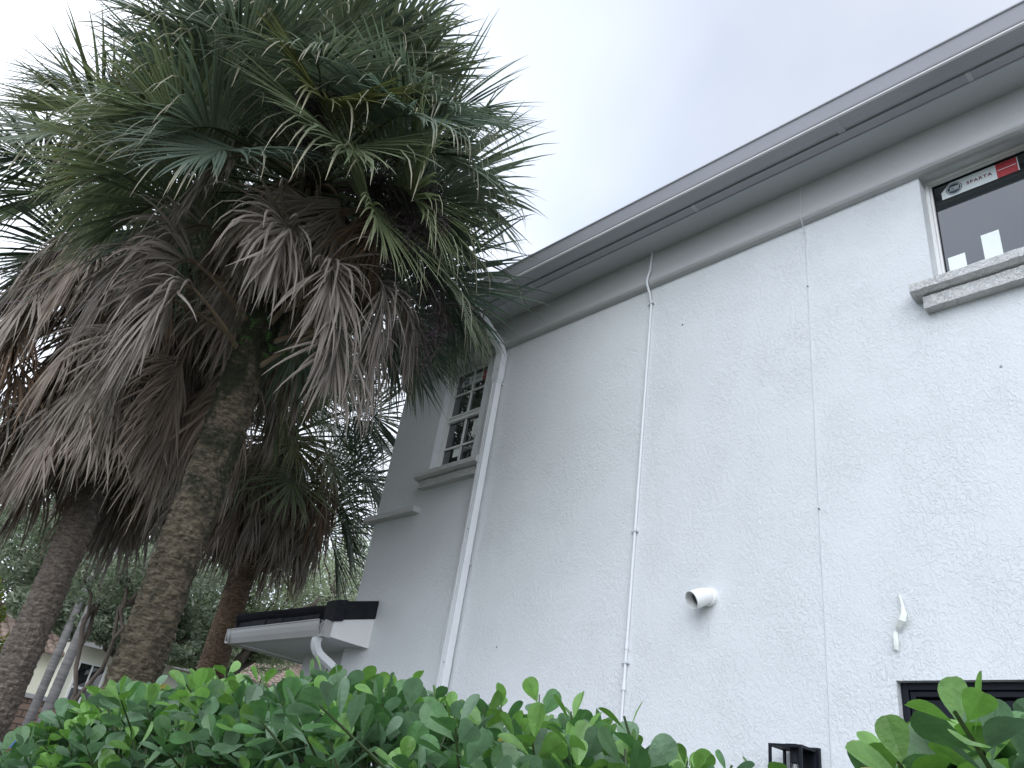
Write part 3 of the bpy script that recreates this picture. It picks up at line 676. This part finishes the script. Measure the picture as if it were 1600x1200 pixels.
def fruit_stalk(mb, rs, base, az, el, L_, dense, col, ball=True, r=.011, dr=.12, spray=1.0):
    d = Vector((math.cos(az)*math.cos(el), math.sin(az)*math.cos(el), math.sin(el))); p = Vector(base); path = [p.copy()]
    for i in range(10): d = (d+GR*dr).normalized(); p = p+d*(L_/10); path.append(p.copy())
    mb.tube(path, [lerp(.016,.005,i/10) for i in range(11)], n=5, col=(col[0]*1.2, col[1]*1.2, col[2]*1.1))
    for i in range(3, 11):
        for b in range(3):
            q_ = path[i].copy(); e_ = ((path[i]-path[i-1]).normalized()*.8+Vector((rs.gauss(0,1),rs.gauss(0,1),rs.gauss(-.2,.8)))*.55).normalized(); l2 = rs.uniform(.18,.42)*spray
            pp = [q_.copy()]
            for k in range(5): e_ = (e_+GR*.13+Vector((rs.gauss(0,.12),rs.gauss(0,.12),0))).normalized(); q_ = q_+e_*(l2/5); pp.append(q_.copy())
            mb.tube(pp, [.005,.0045,.004,.0035,.003,.002], n=3, cap=False, col=col)
            for k in range(1, 6):
                for t_ in range(dense):
                    s0 = pp[k].lerp(pp[k-1], rs.random()); f_ = Vector((rs.gauss(0,1),rs.gauss(0,1),rs.gauss(-.4,.7))).normalized(); l3 = rs.uniform(.05,.14)*spray
                    s1 = s0+f_*l3*.5; s2 = s1+(f_+GR*.6).normalized()*l3*.5
                    cc = tuple(v_*rs.uniform(.6,1.4) for v_ in col)
                    mb.tube([s0,s1,s2], [.0022,.002,.0012], n=3, cap=False, col=cc)
                    if ball:
                        for s_b in (s1, s2):
                            i0 = len(mb.v); rb_ = rs.uniform(.0055,.0085)
                            for o_ in ((1,0,0),(-1,0,0),(0,1,0),(0,-1,0),(0,0,1),(0,0,-1)): mb.v.append(tuple(s_b+Vector(o_)*rb_)); mb.c.append((.03,.02,.022))
                            mb.f += [tuple(i0+q__ for q__ in t__) for t__ in ((0,2,4),(2,1,4),(1,3,4),(3,0,4),(2,0,5),(1,2,5),(3,1,5),(0,3,5))]
def palm(label, x, y, heart, r0, seed, ngreen, ndead, zskirt, Lg=1.05, pet=.85, bk='bark1', extra=(), fruits=(), els=(85,-25), dead_r=.9, dead_pet=(.35,.9), ringh=.055, n=44, amp=1.0, skip=None):
    rs = random.Random(seed); heart += H; zskirt += H
    o = thing('sabal_palm', label, 'palm tree', (x, y, 0), 'sabal palms in front of the house')
    q = trunk_mesh(x, y, heart-.15, r0, rs, ringh=ringh, amp=amp); q.build('trunk', M[bk], o, smooth=True)
    gm_ = MB(); off = rs.random()*6.28
    for i in range(ngreen):
        t = (i+.5)/ngreen; az = off+i*2.39996+rs.gauss(0,.12); el = math.radians(lerp(els[0], els[1], t**1.0)+rs.gauss(0,5))
        if skip and skip(az, el): continue
        bz = heart-.05-t*.45; b_ = (x+math.cos(az)*r0*.6, y+math.sin(az)*r0*.6, bz)
        frond(gm_, None, b_, az, el, pet*rs.uniform(.8,1.15)*(.75+.35*t), Lg*rs.uniform(.9,1.1), 'green', rs, droop=rs.uniform(.05,.35)+.35*t, n=n)
    for e_ in extra:
        if e_[0] == 'green': frond(gm_, None, (x+math.cos(e_[1])*r0*.7, y+math.sin(e_[1])*r0*.7, e_[2]+H), e_[1], e_[3], e_[4], e_[5], 'green', rs, n=n)
    gm_.build('green_crown', M['frond'], o)
    dm = MB()
    for i in range(ndead):
        t = (i+.5)/ndead; az = off+1+i*2.39996+rs.gauss(0,.25); el = math.radians(lerp(10,-45,t)+rs.gauss(0,10)); bz = lerp(heart-.35, zskirt+.75, t**.9)
        if skip and skip(az, el): continue
        frond(dm, None, (x+math.cos(az)*r0*.8, y+math.sin(az)*r0*.8, bz), az, el, rs.uniform(*dead_pet)*lerp(1,.75,t), dead_r*rs.uniform(.85,1.1), 'dead', rs, n=n-4)
    for e_ in extra:
        if e_[0] == 'dead': frond(dm, None, (x+math.cos(e_[1])*r0*.8, y+math.sin(e_[1])*r0*.8, e_[2]+H), e_[1], e_[3], e_[4], e_[5], 'dead', rs, n=n, fold=-.35, droop=1.0, collapse=e_[6] if len(e_) > 6 else 1.0, tint=Vector((.345,.30,.265))*rs.uniform(.8,1.1))
    # old leaf boots
    for i in range(46):
        t = i/46; az = i*2.39996; zb = lerp(zskirt+.35, heart-.75, t); d_ = Vector((math.cos(az), math.sin(az), .9))
        b_ = Vector((x+math.cos(az)*(r0-.01), y+math.sin(az)*(r0-.01), zb)); dm.tube([b_, b_+d_*.09, b_+d_*.17+Vector((0,0,.03))], [.05,.035,.018], n=5, col=(.13*rs.uniform(.6,1.3),.095,.065))
    dm.build('dead_skirt', M['dead'], o)
    for f_ in fruits:
        fm_ = MB(); fruit_stalk(fm_, rs, (x+math.cos(f_[0])*r0*.5, y+math.sin(f_[0])*r0*.5, f_[1]+H), f_[0], f_[2], f_[3], f_[4], f_[5], ball=f_[6], dr=f_[7] if len(f_) > 7 else .12, spray=f_[8] if len(f_) > 8 else 1)
        fm_.build('fruit_stalk', M['fruit'], o)
    return o
DK = (.055,.035,.035); GY = (.20,.17,.15)
def A(dx, dy): return math.atan2(dy, dx)
MX, MY = -4.85, 1.72
def hang(hx, hy, hz, L_, z_up=.15, col=1.0):
    """a dead fan whose hub hangs at a given point beside the trunk"""
    dx, dy = hx-MX, hy-MY; h_ = math.hypot(dx, dy)
    return ('dead', math.atan2(dy, dx), hz+.12-z_up, math.atan2(z_up+.1, h_), math.hypot(h_, z_up)*1.05, L_, col)
main = palm('tall sabal palm nearest the camera with mossy trunk and mixed green and dead fans', MX, MY, 4.55, .14, 11, 66, 22, 3.3, Lg=.91, pet=.80, bk='bark1', dead_r=.72, dead_pet=(.3,.6), els=(88,-32),
    extra=[hang(-4.50, 1.55, 3.17, .80, .15, .75), hang(-4.80, 1.30, 2.66, .80, .20, .8), hang(-4.86, 1.26, 2.9, .74, .20, .8), hang(-4.40, 1.90, 2.62, .68, .25, .8), hang(-4.46, 2.10, 2.85, .68, .25, .7), hang(-4.48, 2.26, 3.25, .72, .2, .8), hang(-5.15, 1.10, 3.10, .75, .2, .8), hang(-4.35, 1.75, 3.0, .7, .3, .7), hang(-4.95, 1.3, 3.3, .75, .2, .7), hang(-5.2, 1.3, 2.8, .75, .25, .8), hang(-4.3, 2.05, 3.1, .66, .25, .7)],
    fruits=[(A(1.04,.44), 4.15, .32, 1.35, 9, DK, True, .14), (A(.95,.30), 4.05, .25, 1.25, 8, DK, True, .15), (A(.53,-.32), 4.05, .75, .85, 8, DK, True, .11, .8), (A(1.15,1.05), 3.9, .05, 1.6, 6, DK, True, .14)])
left = palm('sabal palm at the left edge with a thick brown skirt and grey trunk', -7.23, 1.68, 5.35, .135, 23, 52, 165, 2.6, Lg=1.0, pet=1.15, bk='bark2', dead_r=.85, dead_pet=(.45,1.65), els=(88,-30),
    fruits=[(A(.3,-1), 4.3, .1, 1.3, 5, GY, False, .17, 1.4), (A(.9,-.8), 4.3, .1, 1.2, 5, GY, False, .17, 1.4), (A(-.2,-1), 4.5, .2, 1.5, 4, GY, False, .17, 1.3)])
third = palm('shorter sabal palm behind, between the mossy trunk and the house corner', -9.4, 4.17, 4.45, .17, 31, 60, 64, 3.1, Lg=.95, pet=.85, bk='bark3', dead_r=.95, dead_pet=(.4,1.1), els=(88,-45), n=28, ringh=.045, amp=.7)

# fern on the mossy trunk
fn = MB(); rs = random.Random(5)
for i in range(14):
    az = A(.9,-.4)+rs.gauss(0,.5); b_ = Vector((-4.82+math.cos(az)*.165, 1.75+math.sin(az)*.165, H+2.62+rs.uniform(-.12,.2))); d = Vector((math.cos(az), math.sin(az), rs.uniform(.2,1))).normalized(); p_ = b_.copy(); pts = [p_.copy()]
    l_ = rs.uniform(.12,.25)
    for k in range(8): d = (d+GR*.28).normalized(); p_ = p_+d*l_/8; pts.append(p_.copy())
    fn.tube(pts, .0018, n=3, col=(.05,.10,.03)); S = d.cross(Vector((0,0,1))); S = S.normalized() if S.length > .1 else Vector((1,0,0))
    for k in range(1, 9):
        for sg in (-1,1):
            w_ = .035*math.sin(math.pi*(k+.7)/9.5); q_ = pts[k]; i0 = len(fn.v); T = (pts[k]-pts[k-1]).normalized()
            fn.v += [tuple(q_-T*.006), tuple(q_+S*sg*w_+T*.01), tuple(q_+T*.008)]; fn.c += [(.06*rs.uniform(.7,1.3),.14,.035)]*3; fn.f.append((i0,i0+1,i0+2))
tag(fn.build('fern', M['frond'], None), 'small green fern growing on the mossy palm trunk under its dead fans', 'fern')

# ------------------------------------------------------------------ hedge
def leafy(mb, rs, P, ax_, L_, col, wf=.31):
    """one spoon-shaped leaf, widest near the tip, cupped along a pale midrib"""
    d = Vector(ax_).normalized(); S = d.cross(Vector((rs.gauss(0,.5), rs.gauss(0,.5), 1))).normalized(); Nn = S.cross(d)
    S = S*math.cos(.0)+Nn*0
    tv = (0,.10,.25,.42,.58,.72,.84,.93,.985); wv = (.035,.09,.36,.70,.93,1.0,.90,.66,.30); i0 = len(mb.v); bend = rs.uniform(-.25,.35); cup = rs.uniform(.05,.32)
    for t, w_ in zip(tv, wv):
        c_ = Vector(P)+d*(L_*t)-Nn*(bend*L_*t*t*.5); ww = L_*wf*w_
        mb.v += [tuple(c_-S*ww+Nn*ww*cup), tuple(c_), tuple(c_+S*ww+Nn*ww*cup)]
        e_ = tuple(min(1, v_*1.22) for v_ in col); mb.c += [e_, tuple(min(1, v_*1.08) for v_ in col), e_]
    for k in range(len(tv)-1):
        b = i0+3*k; mb.f += [(b,b+1,b+4,b+3),(b+1,b+2,b+5,b+4)]
def shoot(mb, st, rs, P, d, L_, npair, size, young):
    d = Vector(d).normalized(); p_ = Vector(P); a0 = rs.random()*3.14
    mb.tube([p_-d*.05, p_+d*L_], [.003,.002], n=4, cap=False, col=(.07,.11,.04))
    U = d.cross(Vector((1,.3,.2))).normalized(); V_ = d.cross(U)
    for k in range(npair):
        t = (k+.3)/npair; base = p_+d*(L_*t); up_ = lerp(.35, 1.25, t)+rs.gauss(0,.15); s_ = size*lerp(1.08, .62 if young else .85, t**2)
        for h_ in (0, 1):
            a_ = a0+k*1.571+h_*3.1416+rs.gauss(0,.25); o_ = U*math.cos(a_)+V_*math.sin(a_)
            lum = rs.uniform(.75, 1.25)
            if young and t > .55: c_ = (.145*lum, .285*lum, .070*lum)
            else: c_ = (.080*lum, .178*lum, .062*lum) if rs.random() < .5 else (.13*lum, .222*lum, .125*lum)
            if rs.random() < .004: c_ = (.30, .27, .07)
            leafy(mb, rs, base+o_*.004, o_+d*up_+Vector((0,0,.1)), s_*rs.uniform(.82,1.12), c_)
def hedge(label, xa, xb, yc, hw, top, seed, size, dens=1.0):
    rs = random.Random(seed); o = thing('hedge', label, 'hedge', ((xa+xb)/2, yc, 0), 'clusia hedges along the wall')
    mb, st = MB(), MB(); x = xa
    area = 0
    nshoot = int((xb-xa)*400*dens)
    for _ in range(nshoot):
        x = rs.uniform(xa, xb); h_ = top(x)
        if h_ <= 0: continue
        u_ = rs.random()
        if u_ < .5:      # top
            y = yc+rs.uniform(-hw, hw); z = h_-.09*abs((y-yc)/hw)**3-.04+.03*noise.noise(Vector((x*5, y*5, seed)))-rs.random()**2*.10; d = Vector((rs.gauss(0,.28), rs.gauss(0,.28)+(y-yc)/hw*.3, 1))
        elif u_ < .86:   # front face, denser near the top
            y = yc-hw+rs.gauss(0,.05); z = h_-.06-rs.random()**1.5*(h_-.3); d = Vector((rs.gauss(0,.35), -.75+rs.gauss(0,.3), .75))
        else:
            y = yc+hw+rs.gauss(0,.05); z = h_-.06-rs.random()**1.6*(h_-.3); d = Vector((rs.gauss(0,.35), .75, .75))
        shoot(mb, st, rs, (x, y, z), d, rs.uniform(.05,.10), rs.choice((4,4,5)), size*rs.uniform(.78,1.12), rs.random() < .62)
    # taller single shoots breaking the outline
    for _ in range(int((xb-xa)*14)):
        x = rs.uniform(xa, xb); h_ = top(x); y = yc+rs.uniform(-hw, hw)*.9
        if h_ > 0: shoot(mb, st, rs, (x, y, h_+rs.uniform(-.045,.012)), (rs.gauss(0,.25), rs.gauss(0,.25), 1), rs.uniform(.05,.10), 3, size, True)
    # inner leaves and branches
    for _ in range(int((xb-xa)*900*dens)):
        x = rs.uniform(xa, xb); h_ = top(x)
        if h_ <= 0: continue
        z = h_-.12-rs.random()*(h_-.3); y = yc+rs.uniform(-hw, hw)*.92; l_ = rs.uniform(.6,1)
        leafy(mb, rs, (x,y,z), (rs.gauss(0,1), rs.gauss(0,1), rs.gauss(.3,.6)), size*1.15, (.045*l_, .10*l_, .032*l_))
    x = xa+.15
    while x < xb-.1:
        for _ in range(7):
            p_ = Vector((x, yc+rs.uniform(-.08,.08), 0)); pts = [p_.copy()]; tx, ty = x+rs.gauss(0,.22), yc+rs.uniform(-hw,hw)*.8; hh = max(.4, top(min(max(tx,xa),xb))-.24)
            for k in range(1, 7):
                t = k/6; pts.append(Vector((lerp(x,tx,t)+rs.gauss(0,.012), lerp(yc,ty,t)+rs.gauss(0,.012), hh*t)))
            st.tube(pts, [lerp(.013,.003,k/6) for k in range(7)], n=5)
        x += .38
    mb.build('foliage', M['leaf'], o); st.build('stems', M['stem'], o); return o
def sm(a, b, x): t = max(0, min(1, (x-a)/(b-a))); return t*t*(3-2*t)
def topL(x):
    z = lerp(H-.27, H+.205, sm(-4.0, -2.45, x))
    z = z-.05*sm(-1.5, -1.0, x)-.10*sm(-1.05, -.72, x)-.20*sm(-.80, -.66, x)
    return z+.03*noise.noise(Vector((x*2.3, 1.7, 0)))+.02*noise.noise(Vector((x*6, 4.7, 0)))
def topR(x):
    z = H-.01+.16*sm(-.50, -.36, x)+.045*sm(-.36, -.22, x)
    return z+.02*noise.noise(Vector((x*4, 9.7, 0)))
hedge('long clipped green hedge of spoon shaped leaves under the palms', -6.4, -.68, 1.22, .32, topL, 3, .066)
hedge('short stretch of big leaved green hedge in front of the black window', -.48, 2.2, 1.22, .32, topR, 4, .066, 1.5)

# ------------------------------------------------------------------ beyond: trees, small palms, neighbour's house
def leafcloud(mb, rs, blobs, n, size, cols, gap=.0):
    for _ in range(n):
        bx_, by_, bz_, br, wz = rs.choice(blobs)
        while True:
            v = Vector((rs.uniform(-1,1), rs.uniform(-1,1), rs.uniform(-1,1)))
            if .62 < v.length < 1: break
        p_ = Vector((bx_+v.x*br, by_+v.y*br, bz_+v.z*br*wz))
        if noise.noise(p_*1.1) < gap-.22: continue
        d = Vector((rs.gauss(0,1), rs.gauss(0,1), rs.gauss(0,.8))).normalized(); S = d.cross(Vector((rs.gauss(0,1),rs.gauss(0,1),rs.gauss(0,1)))).normalized(); l_ = size*rs.uniform(.6,1.3); k = len(mb.v)
        c_ = rs.choice(cols); u = rs.uniform(.7,1.3); c_ = tuple(x_*u for x_ in c_)
        mb.v += [tuple(p_-d*l_), tuple(p_+S*l_*.38), tuple(p_+d*l_), tuple(p_-S*l_*.38)]; mb.c += [c_]*4; mb.f.append((k,k+1,k+2,k+3))
def limb(mb, rs, p0, p1, r0, r1, wob=.08):
    p0, p1 = Vector(p0), Vector(p1); L_ = (p1-p0).length
    pts = [p0.lerp(p1, k/6)+(Vector((rs.gauss(0,wob),rs.gauss(0,wob),rs.gauss(0,wob*.4)))*L_*.3 if 0 < k < 6 else Vector()) for k in range(7)]
    mb.tube(pts, [lerp(r0, r1, k/6) for k in range(7)], n=9, cap=False); return pts
def broad_tree(label, x, y, blobs, n, size, cols, seed, tr=.16, fork=1.6, gap=0, nm='oak_tree'):
    rs = random.Random(seed); o = thing(nm, label, 'tree', (x, y, 0), 'broadleaf trees beyond the palms')
    mb = MB(); fz = fork; limb(mb, rs, (x,y,0), (x+.1,y,fz), tr, tr*.8, .04)
    for (bx_, by_, bz_, br, wz) in blobs:
        pts = limb(mb, rs, (x+.1,y,fz-.05), (bx_,by_,bz_), tr*.6, .03, .14)
        for k in range(4): v = Vector((rs.gauss(0,1),rs.gauss(0,1),rs.uniform(0,1))).normalized()*br*.8; limb(mb, rs, pts[3+k % 3], Vector((bx_,by_,bz_))+v, .035, .01, .15)
    mb.build('trunk', M['oakbark'], o, smooth=True)
    lc = MB(); leafcloud(lc, rs, blobs, n, size, cols, gap); lc.build('crown', M['oakleaf'], o); return o
OC = [(.25,.30,.20), (.31,.36,.25), (.18,.23,.15), (.40,.44,.35)]
broad_tree('broad grey green oak filling the view behind the left palm trunks', -17.5, 6.35, [(-17.4,4.1,3.95,.7,.6),(-17.2,4.8,3.8,.6,.6),(-17.3,5.5,3.95,.75,.6),(-17.4,6.5,4.05,.8,.6),(-17.6,4.3,4.6,.9,.7),(-17.3,5.0,4.35,.75,.7),(-17.4,6.1,4.4,.9,.7),(-17.8,3.2,4.9,1.0,.8),(-17.2,5.6,5.0,.9,.8),(-17.2,4.6,5.3,.9,.8),(-17.2,3.9,5.8,1.0,.8),(-17.5,3.2,6.6,1.7,.8),(-18,4.6,6.2,1.6,.8),(-17,5.8,5.9,1.6,.75),(-18,6.6,6.6,1.8,.8),(-18.5,2.4,5.4,1.6,.8),(-17.6,4.4,7.8,1.8,.8),(-17.2,5.2,4.8,1.0,.7),(-17.4,6.8,4.9,1.1,.7),(-19,5.8,8,2,.8)], 90000, .06, OC, 41, tr=.2, fork=3.3)
broad_tree('smaller pale oak seen between the brown palm trunk and the porch roof', -18.5, 8.2, [(-18.3,7.3,4.0,.7,.6),(-18.3,8.2,4.1,.7,.6),(-18.3,7.4,4.5,.9,.7),(-18.6,8.4,4.6,.9,.7),(-18.6,9.4,4.8,.9,.7),(-18.2,7.8,5.4,1.0,.8),(-18.5,8.4,6.2,1.6,.8),(-19,9.6,5.6,1.5,.8),(-18,10.4,6.8,1.7,.8),(-19.5,11.6,6.2,1.6,.8),(-18.4,8.0,4.7,1.0,.7),(-20,10,4.9,1.2,.7),(-20.5,12.6,7.4,1.5,.8)], 60000, .06, [(.28,.33,.21),(.22,.27,.16),(.38,.42,.30)], 42, tr=.18, fork=3.3)
broad_tree('slim forked young tree with bare stems before the cream house', -12.6, 3.72, [(-12.8,3.5,3.9,.6,.7),(-12.4,4.2,4.1,.6,.7)], 9000, .042, OC, 43, tr=.05, fork=2.1)
broad_tree('dark oak farther back at the far left edge', -27, 6.28, [(-27,3.8,6.4,2.0,.8),(-28,6,6.8,2.2,.8),(-26.5,2.8,5,1.7,.8),(-28,4.8,9,2.4,.8)], 22000, .085, [(.055,.085,.05),(.045,.07,.045)], 44, tr=.25, fork=2.4)
broad_tree('bright yellow green shrub tree at the far left edge', -15.2, 2.3, [(-15.2,2.75,3.0,.55,1),(-15.4,2.55,2.3,.6,1),(-15.0,2.6,3.5,.4,1)], 6000, .06, [(.16,.20,.04),(.10,.17,.04),(.22,.22,.06)], 45, tr=.04, fork=1.3, nm='shrub_tree')
broad_tree('tree top showing past the house corner above the porch roof', -27, 17.2, [(-27,16,8.2,2.2,.8),(-28,18,8,2.2,.8),(-27,19.2,9,2,.8),(-26,15,6.8,1.8,.8)], 16000, .085, [(.09,.12,.08),(.12,.15,.10)], 46, tr=.2, fork=2.5, gap=.04)
def slim_palm(label, x, y, hz, r, seed, lean):
    rs = random.Random(seed); o = thing('slender_palm', label, 'palm tree', (x, y, 0), 'slender grey palms before the neighbour house')
    q = MB(); nz_ = 160; na = 24
    for k in range(nz_+1):
        z = hz*k/nz_; rr = r*(1+.5*math.exp(-z/.3))*(1-.25*z/hz)*(1+.04*(1 if k % 4 == 0 else 0))
        q.v += [(x+lean[0]*z*z+rr*math.cos(2*math.pi*j/na), y+lean[1]*z*z+rr*math.sin(2*math.pi*j/na), z) for j in range(na)]
    for k in range(nz_):
        for j in range(na): a = k*na+j; b = k*na+(j+1) % na; q.f.append((a,b,b+na,a+na))
    q.build('trunk', M['graybark'], o, smooth=True)
    c_ = MB(); bx_, by_ = x+lean[0]*hz*hz, y+lean[1]*hz*hz
    for i in range(11):
        az = i*2.4+rs.random(); d = Vector((math.cos(az), math.sin(az), rs.uniform(.6,1.8))).normalized(); p_ = Vector((bx_,by_,hz-.05)); S = d.cross(Vector((0,0,1))).normalized(); pts = []
        for k in range(16):
            pts.append(p_.copy()); d = (d+GR*.11).normalized(); p_ = p_+d*.11
            if k > 1:
                for sg in (-1,1):
                    l_ = .42*math.sin(math.pi*(k+1)/18)+.05; T = d; i0 = len(c_.v); e_ = (S*sg+T*.7+GR*.3).normalized()
                    for s_ in (0,.055):
                        i0 = len(c_.v); b_ = p_-T*s_; c_.v += [tuple(b_-T*.012), tuple(b_+e_*l_+GR*l_*.25), tuple(b_+T*.012)]; c_.c += [(.05,.10,.035)]*3; c_.f.append((i0,i0+1,i0+2))
        c_.tube(pts, .008, n=4, col=(.07,.11,.04))
    c_.build('crown', M['frond'], o); return o
slim_palm('slender smooth grey palm with blue tape round its foot', -16.78, 4.46, 6.3, .085, 51, (0,.002))
slim_palm('slender smooth grey palm just right of the taped one', -15.3, 4.27, 6.1, .092, 52, (0,.002))
q = MB(); q.tube([(-16.78,4.46,H-.02),(-16.78,4.46,H+.17)], .135, n=24); tag(q.build('tape_band', M['tape'], None), 'blue and white band wrapped round the slender grey palm trunk', 'tape')

# neighbour's cream house with clay tile roof
nb = thing('neighbour_house', 'cream rendered house with brown clay tile roof seen beyond the palm trunks', 'house', (-24, 5, 0))
q = MB(); q.box((-31, 6.8, 0), (-24, 20, H+2.72)); q.box((-29, 3.6, 0), (-25.2, 6.79, H+2.3)); q.build('wall', M['cream'], nb)
def tile_roof(xa, xb, ya, yb, z0_, pit, nrow):
    q = MB(); 
    for r_ in range(nrow):
        x_ = xa-(xa-xb)*r_/nrow; xn = xa-(xa-xb)*(r_+1.25)/nrow; zz = z0_+(xa-x_)*pit; zn = z0_+(xa-xn)*pit-.03
        y_ = ya
        while y_ < yb:
            i = len(q.v); rr = .11
            for (X_, Z_, r1) in ((x_, zz, rr*1.1), (xn, zn, rr)):
                for k in range(6): t = math.pi*k/5; q.v.append((X_, y_+rr-r1*math.cos(t), Z_+r1*.75*math.sin(t)))
            for k in range(5): q.f.append((i+k, i+k+1, i+k+7, i+k+6))
            q.f.append((i,i+5,i+4,i+3,i+2,i+1)); y_ += .24
    i = len(q.v); q.v += [(xa,ya,z0_-.02),(xa,yb,z0_-.02),(xb,yb,z0_-.02+(xa-xb)*pit),(xb,ya,z0_-.02+(xa-xb)*pit)]; q.f.append((i,i+1,i+2,i+3)); return q
tile_roof(-23.5, -28, 6.4, 20.4, H+2.72, .42, 15).build('roof', M['claytile'], nb)
tile_roof(-24.8, -28, 3.3, 7.3, H+2.32, .42, 10).build('lower_roof', M['claytile'], nb)
q = MB(); q.box((-23.55, 6.4, H+2.58), (-23.45, 20.4, H+2.70)); q.build('eave_board', M['porch_metal'], nb)
q = MB(); 
frame(q, 0, .01, 0, .01, 0, .01, .001) if False else None
def winx(par, X_, ya, yb, za, zb):
    q = MB(); w_ = .05; q.box((X_-.02, ya, za), (X_+.04, ya+w_, zb)); q.box((X_-.02, yb-w_, za), (X_+.04, yb, zb)); q.box((X_-.02, ya+w_, zb-w_), (X_+.04, yb-w_, zb)); q.box((X_-.02, ya+w_, za), (X_+.04, yb-w_, za+w_)); q.box((X_-.02, ya+w_, (za+zb)/2-.03), (X_+.035, yb-w_, (za+zb)/2+.03)); q.box((X_-.02, (ya+yb)/2-.02, za+w_), (X_+.03, (ya+yb)/2+.02, zb-w_))
    o = q.build('window', M['vinyl'], par); q = MB(); q.box((X_-.01, ya+.03, za+.03), (X_+.012, yb-.03, zb-.03)); q.build('pane', M['pane'], o)
winx(nb, -24, 7.0, 7.75, H+.95, H+2.25); winx(nb, -24, 11.0, 12.2, H+.9, H+2.2)
# brick garden wall
gw = thing('garden_wall', 'low brown brick garden wall with pale cap behind the slender palms', 'wall', (-17.6, 5, 0))
q = MB(); q.box((-17.7, 2.2, 0), (-17.5, 6.9, H+.82)); q.build('brick_face', M['brick'], gw)
q = MB(); q.box((-17.75, 2.15, H+.822), (-17.45, 6.95, H+.90)); q.build('cap', M['porch_metal'], gw)
